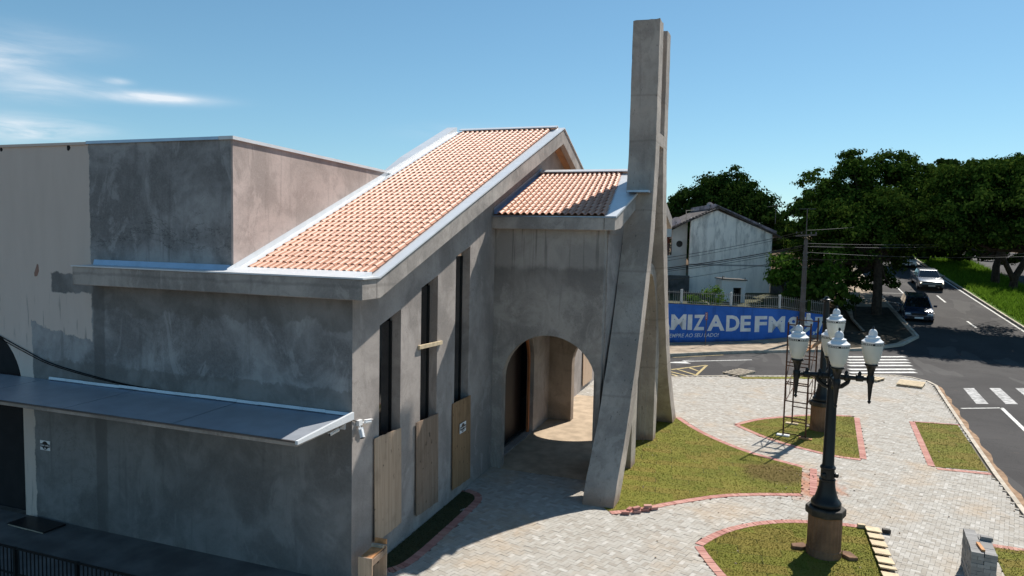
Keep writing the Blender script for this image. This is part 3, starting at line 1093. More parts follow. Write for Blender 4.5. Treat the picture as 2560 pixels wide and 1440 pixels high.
# --- the median and the far carriageway
MED = [(61.0, -19.5), (66, -19.5), (112, -19.7), (118, -22.5), (112, -25.6), (86, -25.9), (70, -25.6), (62, -24.4), (60.4, -21.5)]
med = sheet_mb(MED, 0.0, 0.14).build('median', M['long_turf'])
tag(med, 'grassy median between the carriageways', kind='structure')
kerb_line([(60.4, -21.5), (61.0, -19.5), (66, -19.5), (112, -19.7)], .14, -.15, .03, 'kerbstone', M['kerb'], med, 2.0)
g = blades([(61.2, -19.8), (112, -19.95), (116, -22.5), (112, -25.3), (86, -25.6), (70, -25.3), (62.4, -24.0)], 26000, .18, .55, .035, 0.0, 'grass', M['long_grass'], .45)
g['label'] = 'long bright grass of the median'


# ================================================================== THE CHURCH
XS, YF = 11.65, 7.38                # planes of the side wall and the front wall
church = thing('church', 'unfinished grey rendered church with a clay tile gable roof and arched porch', 'church', (11.65, 7.38, 0))
SL = 0.368


def roof_z(x):
    return 6.21 + SL * (x - 11.70)


# --- side wall (grey and old cream part), with the tall arched doorway
door_arch = [(16.58, 0.0)] + [(16.58, 3.1)] + arc(18.08, 3.1, 1.5, 180, 0, 20) + [(19.58, 0.0)]
outer = [(7.384, -.05), (16.579, -.05)] + door_arch + [(19.581, -.05), (24, -.05), (24, 8.93), (10.30, 8.93), (10.30, 5.9), (7.384, 5.9)]
MB().wall(outer, [], lambda u, v, d: (XS + d, u, v), 0.0, 0.30).build('side_wall', M['side_wall'], church)
# the doorway's recessed dark leaf
dl = MB().box(XS + .26, XS + .30, 16.45, 19.7, -.05, 4.75).build('door', M['dark'], church)
MB().box(XS + .245, XS + .262, 18.05, 18.11, 0, 4.4).build('door_stile', M['black_plastic'], dl)
# holes left in the old paint
for (y, z, ry, rz) in ((17.06, 8.86, .05, .05), (14.87, 8.85, .06, .07)):
    MB().prism([(y + ry * math.cos(a) * random.uniform(.7, 1.1), z + rz * math.sin(a)) for a in np.linspace(0, 2 * math.pi, 9)[:-1]],
               lambda u, v, d: (XS + d, u, v), -.004, .02).build('hole', M['dark'], church)
MB().prism([(15.97, 6.17), (15.93, 6.15), (15.92, 6.0), (15.98, 5.88), (16.06, 5.87), (16.07, 5.95), (16.0, 6.1)], lambda u, v, d: (XS + d, u, v), -.006, .02).build('bare_patch', plain('bare_brick_patch', (.30, .17, .13)), church)

# --- upper block: its face to the right (grazed by the sun) runs slightly askew
YB0, KB = 10.25, 0.067


def yb(x):
    return YB0 + KB * (x - XS)


blk = [(XS + .30, 5.7), (21.5, 5.7), (21.5, 8.93), (XS + .30, 8.93)]
MB().wall([(XS + .004, 5.9), (20.6, 5.9), (20.6, 8.93), (XS + .004, 8.93)], [], lambda u, v, d: (u, yb(u) + d, v), 0.0, 0.28).build('upper_wall', M['concrete_pink'], church)
MB().add([(XS, 10.25, 8.93), (21.4, yb(21.4), 8.93), (21.4, 24, 8.93), (XS, 24, 8.93)], [(0, 1, 2, 3)]).build('flat_roof', M['roof_sheet'], church)
cap = MB()
cap.prism([(-.05, 8.915), (.32, 8.915), (.32, 8.985), (-.05, 8.985)], lambda u, v, d: (d, yb(d) + u, v), XS - .05, 20.4)
cap.build('wall_capping', M['white_metal'], church)
MB().box(XS - .047, XS + .33, 10.575, 14.28, 8.918, 8.982).build('wall_capping', M['blue_metal'], church)
MB().box(XS - .035, XS + .33, 14.285, 24, 8.905, 8.965).build('wall_capping', M['side_wall'], church)

# --- eaves beam on the side
EX = 11.11
eb = MB().box(EX, XS - .002, 6.84, 14.16, 5.79, 6.185).build('eaves_beam', M['concrete_fascia'], church, bevel=.012)
MB().box(EX - .025, XS + .02, 6.81, 14.17, 6.187, 6.215).build('eaves_flashing', M['white_metal'], church)
MB().prism([(EX - .02, 6.217), (11.70, 6.30), (11.735, 6.30), (11.735, 6.217)], lambda u, v, d: (u, d, v), 7.0, 10.1).build('eaves_flashing', M['white_metal'], church)
MB().prism([(XS - .06, 6.216), (XS - .004, 6.216), (XS - .004, 6.33), (XS - .03, 6.33)], lambda u, v, d: (u, d, v), 10.30, 14.12).build('wall_flashing', M['blue_metal'], church)

# --- front wall: gable with three tall sloping-headed windows each side of the porch
RX, RZ = 24.9, 11.04
def win_loop(x0, x1, z1, z0=.95):
    return [(x0, z0), (x1, z0), (x1, z1 + .29 * (x1 - x0)), (x0, z1)]


wins = [(12.69, 13.62, 5.12), (14.60, 15.50, 5.80), (16.57, 17.52, 6.50)]
# far windows mirror the near ones about the porch
fw_ = [(2 * 24.3 - b, 2 * 24.3 - a, z) for (a, b, z) in wins]
holes = [win_loop(*w) for w in wins] + [[(a, .95), (b, .95), (b, z), (a, z + .27)] for (a, b, z) in fw_]
holes += [[(20.35, 0.02)] + [(20.35, 2.55)] + arc(22.0, 2.55, 1.65, 180, 0, 18) + [(23.65, 0.02)]]
outer = [(XS + .004, -.05), (37.9, -.05), (37.9, 5.75), (RX, RZ - .35), (XS + .004, 5.75)]
MB().wall(outer, holes, lambda u, v, d: (u, YF + d, v), 0.0, 0.27).build('front_wall', M['concrete_front'], church)
MB().box(XS + .31, 37.8, 9.4, 9.5, 0, 5.6).build('inner_wall', M['dark'], church)
MB().box(XS + .31, 37.8, YF + .43, 9.39, -.04, .0).build('inner_floor', M['dark'], church)
MB().box(XS + .31, XS + .33, YF + .43, 9.39, .01, 5.6).build('inner_wall', M['dark'], church)
for (a, b, z) in wins + fw_:
    fr = MB()
    zz = z + .29 * (b - a)
    for xx in (a + .03, b - .03):
        fr.box(xx - .022, xx + .022, YF + .215, YF + .245, .96, z - .02 if xx < b - .1 else z)
    w_ = fr.build('window_frame', M['black_iron'], church)
    MB().box(a, b, YF + .246, YF + .25, .96, z).build('pane', M['glass'], w_)
# door at the back of the porch, terracotta lined
trim = MB()
ring_o = [(20.42, 0.02)] + [(20.42, 2.55)] + arc(22.0, 2.55, 1.58, 180, 0, 18) + [(23.58, .02)]
ring_i = [(20.54, 0.02)] + [(20.54, 2.55)] + arc(22.0, 2.55, 1.46, 180, 0, 18) + [(23.46, .02)]
trim.prism(ring_o + ring_i[::-1], lambda u, v, d: (u, YF + d, v), .12, .20)
pd = trim.build('door_lining', M['terracotta_trim'], church)
MB().box(20.35, 23.65, YF + .50, YF + .54, .0, 4.25).build('door_leaf', plain('dark_red_door', (.022, .012, .010), .5), pd)

# --- main roof
RIDGE_Y0, RIDGE_Y1 = 6.84, 11.25
under = MB()
under.prism([(11.70, roof_z(11.70) - .02), (RX, roof_z(RX) - .02), (RX, roof_z(RX) - .17), (11.70, roof_z(11.70) - .17)],
            lambda u, v, d: (u, d if d < 9 else yb(u) + .02, v), 7.06, 11.2)
under.prism([(RX, roof_z(RX) - .02), (38.4, 6.0), (38.4, 5.85), (RX, roof_z(RX) - .17)], lambda u, v, d: (u, d, v), 7.06, 11.2)
under.build('roof_deck', M['roof_sheet'], church)
# verge: a concrete beam that follows the gable, its first half metre level
vt = [(EX, 6.185), (11.72, 6.185), (RX, RZ + .0), (38.4, 5.95), (38.4, 5.47), (RX, RZ - .52), (11.78, 5.79), (EX, 5.79)]
MB().prism([(XS, 6.184)] + vt[1:7] + [(XS, 5.79)], lambda u, v, d: (u, d, v), 6.84, 7.05).build('verge_beam', M['concrete_fascia'], church, bevel=.012)
MB().prism([(XS + .01, 5.98), (11.78, 6.0), (RX, RZ - .2), (38.3, 5.75), (38.3, 5.60), (RX, RZ - .38), (11.80, 5.85), (XS + .01, 5.83)], lambda u, v, d: (u, d, v), 7.052, YF - .002).build('soffit', M['soffit'], church)
vc = MB()
vc.prism([(EX - .02, 6.216), (11.70, 6.216), (RX, RZ + .075), (RX, RZ + .035), (11.715, 6.186), (EX - .02, 6.1865)], lambda u, v, d: (u, d, v), 6.805, 7.07)
vc.prism([(RX, RZ + .075), (38.45, 5.99), (38.45, 5.952), (RX, RZ + .035)], lambda u, v, d: (u, d, v), 6.805, 7.07)
vc.prism([(11.70, 6.225), (RX, RZ + .03), (RX, RZ + .02), (11.70, 6.215)], lambda u, v, d: (u, 7.06 if d < .5 else 7.05 + .018 * (u - 11.75), v), 0, 1)
vc.build('verge_flashing', M['white_metal'], church)
MB().prism([(RX - .26, RZ + .07), (RX - .02, RZ + .16), (RX + .22, RZ + .06), (RX + .22, RZ + .04), (RX - .02, RZ + .13), (RX - .26, RZ + .04)], lambda u, v, d: (u, d, v), 7.075, 10.95).build('ridge_flashing', M['white_metal'], church)
# valley flashing beside the upper block, then a raised white parapet up to the ridge
va = MB()
for (xa, xb_) in ((11.45, 16), (16, 20), (20, RX)):
    za, zb = roof_z(xa) + .02, roof_z(xb_) + .02
    la, lb = 9.99 + KB * (xa - 11.75), 9.99 + KB * (xb_ - 11.75)
    va.add([(xa, la - .03, za), (xb_, lb - .03, zb), (xb_, yb(xb_) - .004, zb), (xa, yb(xa) - .004, za)], [(0, 1, 2, 3)])
    va.add([(xa, yb(xa) - .006, za), (xb_, yb(xb_) - .006, zb), (xb_, yb(xb_) - .006, zb + .13), (xa, yb(xa) - .006, za + .13)], [(0, 1, 2, 3)])
va.build('valley_flashing', M['white_metal'], church)
MB().prism([(19.3, roof_z(19.3) - .05), (RX, roof_z(RX)), (RX, roof_z(RX) + .20), (20.6, roof_z(20.6) + .13), (19.3, roof_z(19.3) - .01)], lambda u, v, d: (u, yb(u) + d, v), .0, .42).build('roof_parapet', M['white_metal'], church)
MB().prism([(19.3, 5.9), (RX, 5.9), (RX, roof_z(RX) - .02), (19.3, roof_z(19.3) - .02)], lambda u, v, d: (u, yb(u) + d, v), .05, .30).build('party_wall', M['concrete'], church)

# --- porch
PX0, PX1 = 19.40, 25.60
def yp(x):
    return 4.05 - .10 * (x - 19.4)


def arch_loop(cy, r, spring, z0=.0, n=20, rz=None):
    return [(cy - r, z0)] + arc(cy, spring, r, 180, 0, n, rz) + [(cy + r, z0)]


def yz(x):
    return lambda u, v, d: (x + d, u, v)


a1 = arch_loop(5.62, 1.45, 2.73, -.05)
MB().wall([(4.05, -.05)] + a1 + [(YF - .002, -.05), (YF - .002, 7.38), (4.05, 7.38)], [], yz(PX0), 0, .34).build('porch_wall', M['concrete_arch'], church)
a2 = arch_loop(5.15, 1.32, 2.25, -.05)
MB().wall([(yp(25.6), -.05)] + a2 + [(YF - .002, -.05), (YF - .002, 7.3), (yp(25.6), 7.3)], [], yz(PX1), 0, .42).build('porch_wall', M['concrete_porch'], church)
a3 = arch_loop(22.87, 1.25, 3.1, -.05, 20, 2.62)
MB().wall([(PX0 + .342, -.05)] + a3 + [(PX1 - .002, -.05), (PX1 - .002, 7.3), (PX0 + .342, 7.3)], [], lambda u, v, d: (u, yp(u) + d, v), 0, .3).build('porch_wall', M['concrete_front'], church)
MB().add([(PX0 - .03, 4.2, .006), (PX1 + 4.6, 3.9, .006), (PX1 + 4.6, YF - .01, .006), (PX0 - .03, YF - .01, .006)], [(0, 1, 2, 3)]).build('porch_floor', M['sand_floor'], church)
MB().box(PX0 + .35, PX1 - .01, 4.1, YF - .01, 6.6, 6.7).build('porch_ceiling', M['concrete_porch'], church)
MB().prism([(18.75, -.05), (20.95, -.05), (20.95, 1.25), (19.55, 1.25)], lambda u, v, d: (u, 4.095 - .05 * u + d, v), .55, .80).build('sun_blocker_wall', M['concrete_porch'], church)  # added wall hidden behind the leg, keeps a stray sun patch off the ground
# stepped portal on the plaza side
def ypf(x):
    return 3.36 - .065 * (x - 20.65)


for k, (ro, ri, dep) in enumerate(((1.95, 1.36, .0), (1.37, 1.30, .28), (1.31, 1.24, .52))):
    sp = 3.1
    ho, hi = ((3.2, 2.86), (2.87, 2.76), (2.77, 2.64))[k]
    o_l = [(22.87 - ro, -.05)] + arc(22.87, sp, ro, 180, 0, 20, ho) + [(22.87 + ro * (.93 if k == 0 else 1), -.05)]
    i_l = [(22.87 - ri, -.05)] + arc(22.87, sp, ri, 180, 0, 20, hi) + [(22.87 + ri, -.05)]
    MB().prism(o_l + i_l[::-1], lambda u, v, d: (u, (ypf(u) + dep) * (1 - d) + (yp(u) - .003) * d, v), 0, 1).build('portal_ring', M['concrete_tower'], church)

# porch roof
PR, PRZ, PE, PEZ = 23.9, 9.33, 19.12, 7.66
def pz(x):
    return PEZ + (PRZ - PEZ) * (x - PE) / (PR - PE)


def yv(x):
    return 3.72 - .087 * (x - 19.12)


pbm = MB().box(PE, PX0 + .34, 4.035, YF - .003, 7.29, 7.643).build('porch_eaves_beam', M['concrete_fascia'], church, bevel=.01)
MB().prism([(PE, PEZ - .02), (PR, PRZ - .02), (26.9, 7.9), (26.9, 7.5), (PR, PRZ - .42), (PX0 + .34, 7.36), (PE, 7.29)], lambda u, v, d: (u, yv(u) + d, v), 0, .30).build('porch_verge_beam', M['concrete_fascia'], church, bevel=.01)
MB().wall([(PX0 + .35, 7.2), (PX1 + .4, 7.2), (PX1 + .4, 8.2), (PR, PRZ - .2), (PX0 + .35, pz(PX0 + .35) - .1)], [], lambda u, v, d: (u, yv(u) + .31 + d, v), 0, .1).build('porch_gable', M['concrete_front'], church)
pdk = MB()
pdk.prism([(PE + .1, pz(PE + .1)), (PR, PRZ), (PR, PRZ - .14), (PE + .1, pz(PE + .1) - .14)], lambda u, v, d: (u, yv(u) + .05 if d < 1 else YF - .004, v), 0, 1.5)
pdk.prism([(PR, PRZ), (26.9, 7.95), (26.9, 7.8), (PR, PRZ - .14)], lambda u, v, d: (u, yv(u) + .05 if d < 1 else YF - .004, v), 0, 1.5)
pdk.build('porch_roof_deck', M['roof_sheet'], church)
pf = MB()
def strip(f0, f1, xa, xb_, zo):
    pf.add([(xa, f0(xa), pz(xa) + zo), (xb_, f0(xb_), pz(xb_) + zo), (xb_, f1(xb_), pz(xb_) + zo), (xa, f1(xa), pz(xa) + zo)], [(0, 1, 2, 3)])


strip(lambda x: yv(x) - .03, lambda x: 4.02 + .10 * (x - 19.2), PE - .02, PR, .03)
pf.add([(PE - .02, yv(PE) - .031, PEZ + .03), (PR, yv(PR) - .031, PRZ + .03), (PR, yv(PR) - .031, PRZ - .04), (PE - .02, yv(PE) - .031, PEZ - .03)], [(0, 1, 2, 3)])
pf.build('verge_flashing', M['white_metal'], church)
MB().box(PE - .025, PE + .22, 3.70, YF - .02, 7.647, 7.672).build('eaves_flashing', M['blue_metal'], church)
MB().prism([(PR - .24, PRZ + .06), (PR, PRZ + .15), (PR + .2, PRZ + .06), (PR + .2, PRZ + .03), (PR, PRZ + .12), (PR - .24, PRZ + .03)], lambda u, v, d: (u, d, v), 4.0, YF - .05).build('ridge_flashing', M['white_metal'], church)
wf = MB()
wf.add([(PE + .1, YF - .02, pz(PE + .1) + .02), (PR, YF - .02, PRZ + .02), (PR, YF - .02, PRZ + .2), (PE + .1, YF - .02, pz(PE + .1) + .2)], [(0, 1, 2, 3)])
wf.add([(PE + .1, YF - .02, pz(PE + .1) + .025), (PR, YF - .02, PRZ + .025), (PR, YF - .13, PRZ + .025), (PE + .1, YF - .13, pz(PE + .1) + .025)], [(0, 1, 2, 3)])
wf.build('wall_flashing', M['blue_metal'], church)


# --- clay tiles: a half-round cover and a pan each, laid in courses
def tile_arrays(w=0.172, ln=0.40, lift=.017, th=.014):
    prof = [(0, .012), (.16, .002), (.30, .010)] + [(.66 + .34 * math.cos(a), .014 + .052 * math.sin(a)) for a in np.linspace(math.pi, 0, 9)][1:]
    n = len(prof)
    V = []
    for (x, sh, tp) in ((0, lift, 1.0), (ln, 0.0, .86)):
        for (u, h) in prof:
            uu = (u - .66) * tp + .66 if u > .29 else u
            V.append((x, uu * w, h * (1 if x == 0 else .85) + sh))
    for (u, h) in prof:                                  # underside of the front lip
        V.append((0.0, ((u - .66) * .86 + .66 if u > .29 else u) * w, (h - .008) + lift - .004))
    F = []
    for i in range(n - 1):
        F.append((i, i + n, i + 1 + n, i + 1))
        F.append((i + 2 * n, i, i + 1, i + 1 + 2 * n))
    return np.array(V), np.array(F)


TV, TF = tile_arrays()
tile_me = np_mesh('roof_tile', TV, TF)
tile_me.materials.append(M['tile'])
tile_me.polygons.foreach_set('use_smooth', [True] * len(tile_me.polygons))
tile_me.set_sharp_from_angle(angle=R_(50))
tiles = []                                               # x, y, z, slope, y scale, yaw
ang = math.atan(SL)
nrow, ncol, ex = 43, 18, .31
for i in range(nrow):
    x = 11.74 + ex * i
    if x > RX - .2:
        break
    yr, yl = 7.02 + .018 * (x - 11.75), 9.96 + KB * (x - 11.75)
    w = (yl - yr) / ncol
    for j in range(ncol):
        tiles.append((x, yr + w * j, roof_z(x) + .02, ang, w / .172, 0))
ang2 = math.atan((PRZ - PEZ) / (PR - PE))
for i in range(15):
    x = PE + .06 + .318 * i
    if x > PR - .1:
        break
    yr = 3.98 + .10 * (x - 19.2)
    yl = 7.24
    w = (yl - yr) / 17
    for j in range(17):
        tiles.append((x, yr + w * j, pz(x) + .02, ang2, w / .172, 0))
tiles = np.array(tiles)
td = np.linalg.norm(tiles[:, :3] - np.array(CAM_LOC), axis=1)
to = np.argsort(td)
cl_off = np.array(church.location)
for i in to[:300]:
    x, y, z, a, s, _ = tiles[i]
    o = bpy.data.objects.new('roof_tile', tile_me)
    COL.objects.link(o)
    o.parent = church
    o.location = (x - cl_off[0] + random.uniform(-.006, .006), y - cl_off[1], z - cl_off[2] + random.uniform(0, .003))
    o.rotation_euler = (random.uniform(-.02, .02), -a, random.uniform(-.012, .012))
    o.scale = (1, s, 1)
rs = tiles[to[300:]]
ca, sa = np.cos(rs[:, 3]), np.sin(rs[:, 3])
yw = RNG.normal(0, .007, len(rs))
V = np.zeros((len(rs), len(TV), 3))
jx = RNG.normal(0, .004, len(rs))
V[:, :, 0] = rs[:, None, 0] + jx[:, None] + TV[None, :, 0] * ca[:, None] - TV[None, :, 2] * sa[:, None]
V[:, :, 1] = rs[:, None, 1] + TV[None, :, 1] * rs[:, None, 4] + TV[None, :, 0] * yw[:, None]
V[:, :, 2] = rs[:, None, 2] + TV[None, :, 0] * sa[:, None] + TV[None, :, 2] * ca[:, None]
V -= cl_off
F = (TF[None] + (np.arange(len(rs)) * len(TV))[:, None, None]).reshape(-1, 4)
me = np_mesh('roof_tiles', V.reshape(-1, 3), F)
me.polygons.foreach_set('use_smooth', [True] * len(me.polygons))
me.materials.append(M['tile'])
me.set_sharp_from_angle(angle=R_(50))
tag(link('roof_tiles', me, None, church), kind='stuff')

# --- canopy over the side doors
cz = 3.44
MB().prism([(9.92, 3.30), (XS - .003, 3.33), (XS - .003, 3.42), (9.92, 3.40)], lambda u, v, d: (u, d, v), 7.39, 19.5).build('canopy_slab', M['concrete_fascia'], church, bevel=.008)
cs = MB()
ys = [7.42, 10.15, 12.95, 15.75, 18.55, 19.5]
cp_ = MB().add([(9.89, 7.38, 3.405), (XS - .003, 7.38, 3.43), (XS - .003, 19.5, 3.43), (9.89, 19.5, 3.405)], [(0, 1, 2, 3)]).build('canopy_roof', M['grey_metal'], church)
for i in range(5):
    MB().prism([(9.90, 3.412), (XS - .06, 3.436), (XS - .06, 3.44), (9.90, 3.416)], lambda u, v, d: (u, d, v), ys[i] + .012, ys[i + 1] - .012).build('metal_sheet', M['grey_metal'], cp_)
MB().box(9.868, 9.888, 7.36, 19.5, 3.385, 3.414).build('canopy_edging', M['pole_grey'], church)
MB().prism([(9.865, 3.36), (XS - .004, 3.375), (XS - .004, 3.52), (9.865, 3.425)], lambda u, v, d: (u, d, v), 7.33, 7.385).build('canopy_edging', M['white_metal'], church)
cj = MB()
pts = np.linspace(7.40, 15.6, 16)
for a, b in zip(pts[:-1], pts[1:]):
    cj.obox((XS - .035, (a + b) / 2, 3.47 + random.uniform(-.006, .006)), (.032, 0, -.018), (0, (b - a) / 2 - .001, 0), (.006, 0, .03))
cj.build('wall_flashing', M['blue_metal'], church)

# ================================================================== THE TOWER
tower = thing('concrete_tower', 'tall raw concrete tower of two curved blades beside the porch', 'tower', (17.6, 3.2, 0))


def ty(x):
    return 4.095 - .05 * x


L1 = [(17.40, -.3), (17.58, .05), (17.82, .49), (18.44, 1.28), (18.91, 1.93), (19.43, 2.9), (19.75, 3.5), (20.44, 5.04), (21.08, 6.81), (21.29, 7.7), (21.43, 8.49), (21.54, 9.25), (21.58, 10.06), (21.57, 11.5), (21.57, 13.69)]
L2 = [(17.98, -.3), (18.16, 0.), (18.62, .49), (19.5, 1.82), (20.08, 2.83), (20.42, 3.5), (21.04, 5.05), (21.47, 6.1), (21.86, 7.43), (22.06, 8.53), (22.18, 9.32), (22.22, 10.44), (22.19, 12.43), (22.14, 13.74)]
R1 = [(27.2, -.4), (26.95, .05), (26.11, 1.2), (25.23, 2.5), (24.25, 4.72), (23.55, 6.8), (23.19, 8.12), (22.96, 9.39), (22.90, 10.07), (22.91, 10.5), (22.92, 11.77), (22.85, 13.70)]
R2 = [(28.05, -.4), (27.75, .05), (26.60, 1.5), (25.75, 2.82), (25.0, 4.66), (24.18, 7.07), (23.86, 8.1), (23.62, 9.46), (23.55, 10.15), (23.52, 11.71), (23.44, 13.76)]


def dense(l):
    return smooth_line(l, 4)


def blade(l1, l2, lab):
    a, b = dense(l1), dense(l2)
    mb = MB()
    N = 60
    zs = np.linspace(-.3, 13.70, N)
    ax = np.interp(zs, [p[1] for p in a], [p[0] for p in a])
    bx = np.interp(zs, [p[1] for p in b], [p[0] for p in b])
    W = .84
    vs, fs = [], []
    for i in range(N):
        w = W * (1.0 - .03 * max(0, zs[i]) / 13)
        for (x, dy) in ((ax[i], 0), (bx[i], 0), (bx[i], w), (ax[i], w)):
            jit = random.uniform(-.006, .006)
            vs.append((x + jit, ty(x) + dy + random.uniform(-.004, .004), zs[i]))
    for i in range(N - 1):
        for k in range(4):
            fs.append((i * 4 + k, i * 4 + (k + 1) % 4, (i + 1) * 4 + (k + 1) % 4, (i + 1) * 4 + k))
    # broken, uneven top
    base = (N - 1) * 4
    n = 9
    top = []
    x0, x1 = ax[-1], bx[-1]
    for iy in range(n + 1):
        for ix in range(4):
            x = x0 + (x1 - x0) * ix / 3
            edge = iy in (0, n) or ix in (0, 3)
            top.append((x, ty(x) + W * .97 * iy / n, 13.70 + random.uniform(.0, .05) + (0 if edge else .01)))
    o = len(vs)
    vs += top
    for iy in range(n):
        for ix in range(3):
            q = o + iy * 4 + ix
            fs.append((q, q + 1, q + 5, q + 4))
    for iy in range(n):
        fs.append((base + 0, o + iy * 4, o + iy * 4 + 4) if iy < n - 1 else (base + 0, o + iy * 4, o + iy * 4 + 4, base + 3))
        fs.append((base + 1, o + iy * 4 + 7, o + iy * 4 + 3) if iy < n - 1 else (base + 1, base + 2, o + iy * 4 + 7, o + iy * 4 + 3))
    for ix in range(3):
        fs.append((base + 0, o + ix + 1, o + ix) if ix < 2 else (base + 0, base + 1, o + 3, o + 2))
        fs.append((base + 3, o + n * 4 + ix, o + n * 4 + ix + 1) if ix < 2 else (base + 3, o + n * 4 + 2, o + n * 4 + 3, base + 2))
    mb.add(vs, fs)
    ob = mb.build('blade', M['concrete_tower'], tower, bevel=.012)
    ob['label'] = lab


blade(L1, L2, 'near blade of the tower')
blade(R1, R2, 'far blade of the tower')
tb = MB()
for (z0, z1) in ((10.02, 10.40),):
    tb.add([(x, ty(x) + dy, z) for z in (z0, z1) for (x, dy) in ((22.15, .004), (22.98, .004), (22.98, .75), (22.15, .75))],
           [(0, 3, 2, 1), (4, 5, 6, 7), (0, 1, 5, 4), (1, 2, 6, 5), (2, 3, 7, 6), (3, 0, 4, 7)])
tb.build('cross_beam', M['concrete_tower'], tower)
MB().box(20.95, 21.52, 3.10, 3.75, pz(21.3) + .06, pz(21.3) + .12).build('tower_flashing', M['blue_metal'], tower)


# ================================================================== THINGS AT THE CHURCH
def at(px, py, dist):
    """the point a given forward distance away that the photograph shows at (px, py)"""
    v = CAM_RIGHT * (px - 1280) / FPX - CAM_UP * (py - 720) / FPX - CAM_BACK
    return CAM_LOC + v * dist


# plywood sheets against the front wall
def plywood(x0, x1, z0, z1, dz0, dz1, mat, label, yoff=-.055, thick=.018):
    t = thing('plywood_sheet', label, 'plywood', ((x0 + x1) / 2, YF - .05, z0), 'plywood sheets closing the window openings')
    n = 10
    top = [(x0 + (x1 - x0) * i / n, z1 + dz1 * i / n + random.uniform(-.008, .008)) for i in range(n + 1)]
    bot = [(x0 + .0 + (x1 - x0) * i / n, z0 + dz0 * i / n + random.uniform(-.012, .012)) for i in range(n + 1)]
    MB().prism(bot + top[::-1], lambda u, v, d: (u, YF + yoff * (1 - .55 * (v - z0) / (z1 - z0)) + d, v), -thick, 0).build('board', mat, t)
    bt = MB()
    for xx in (x0 + .12, x1 - .12):
        bt.box(xx - .04, xx + .04, YF - .030, YF - .002, z0 + .1, z1 - .15)
    bt.build('batten', M['grey_wood'], t)
    return t


plywood(12.45, 13.60, .52, 2.77, .0, -.06, M['ply_pale'], 'pale plywood sheet nearest the church corner, split at its upper edge')
plywood(14.34, 15.53, .38, 2.64, -.06, -.05, M['ply_brown'], 'dark brown plywood sheet in the middle under the window with a wooden batten')
plywood(16.42, 17.62, .30, 2.64, -.05, -.03, M['ply_orange'], 'orange brown plywood sheet with a small white sign, nearest the porch')
plywood(31.1, 33.0, .2, 2.4, 0, 0, M['ply_pale'], 'pale plywood sheet on the wall beyond the porch arch')


def roundel_sign(c, u, n, w, h, label, mat=None):
    """white plate with a dark roundel and a dark lettered band"""
    c, u, n = Vector(c), Vector(u), Vector(n)
    up = Vector((0, 0, 1))
    t = thing('sign_plate', label, 'sign', c)
    MB().obox(c, u * w / 2, n * .004, up * h / 2).build('plate', M['white_plastic'], t)
    k = MB()
    ring = [(math.cos(a) * h * .43, math.sin(a) * h * .43) for a in np.linspace(0, 2 * math.pi, 25)[:-1]]
    k.prism(ring, lambda a, b, d: tuple(c + u * a + up * b + n * d), .0045, .006)
    e = k.build('emblem', M['black_plastic'], t)
    b = MB()
    b.obox(c + n * .007, u * w * .46, n * .001, up * h * .17)
    b.build('band', M['black_plastic'], t)
    s = MB()
    for i, xx in enumerate(np.linspace(-.38, .38, 9)):
        if i == 4:
            continue
        s.obox(c + u * xx * w + n * .009, u * w * .028, n * .001, up * h * (.075 if i % 2 else .05))
    s.obox(c + n * .0072 - up * h * .28, u * w * .09, n * .001, up * h * .05)
    s.build('mark', M['white_plastic'], t)
    return t


roundel_sign((XS - .012, 15.85, 1.82), (0, -1, 0), (-1, 0, 0), .33, .235, 'small white sign with a dark roundel on the side wall under the canopy')
roundel_sign((17.0, YF - .088, 1.86), (1, 0, 0), (0, -1, 0), .42, .27, 'small white sign with a dark roundel on the orange plywood sheet')

# batten stuck across the middle window
t = thing('wooden_batten', 'short pale batten nailed across the middle window of the church front', 'plank', (15.0, YF, 4.38))
MB().obox((15.07, YF - .03, 4.385), (.63, 0, -.025), (0, .028, 0), (.002, 0, .045)).build('plank', M['pale_wood'], t)

# security cameras on the corner
def bullet(parent, base, d, ln=.16, r=.035):
    d = Vector(d).normalized()
    b = Vector(base)
    MB().tube([b, b + d * .10], .012, 8).build('bracket', M['white_plastic'], parent)
    o = MB().tube([b + d * .08, b + d * (.08 + ln)], r, 12).build('camera_body', M['white_plastic'], parent, True)
    MB().tube([b + d * (.078 + ln), b + d * (.09 + ln)], r * .93, 12).build('lens', M['black_plastic'], o)
    MB().obox(b + d * (.10 + ln * .55) + Vector((0, 0, r + .006)), d * (ln * .6), d.cross(Vector((0, 0, 1))).normalized() * r, (0, 0, .004)).build('hood', M['white_plastic'], o)


t = thing('security_camera', 'twin white security camera on the church corner in the sun', 'camera', (11.85, YF, 3.2))
MB().box(11.80, 11.93, YF - .07, YF - .001, 3.20, 3.31).build('mount_box', M['white_plastic'], t)
bullet(t, (11.93, YF - .05, 3.24), (1, -.15, -.12), .19, .038)
bullet(t, (11.84, YF - .06, 3.20), (-.35, -.5, -1), .17, .05)
t = thing('security_camera', 'single grey security camera tucked under the canopy end', 'camera', (XS, 7.6, 3.15))
MB().box(XS - .05, XS - .001, 7.52, 7.62, 3.16, 3.27).build('mount_box', M['white_plastic'], t)
bullet(t, (XS - .05, 7.57, 3.2), (-.75, .5, -.35), .2, .04)
t = tag(MB().tube([(XS - .02, 7.40, 3.42), (XS - .01, YF - .012, 3.36), (11.78, YF - .02, 3.30)], .008, 5).build('camera_lead', M['wire']), 'thin black lead from the canopy to the corner cameras', 'cable')

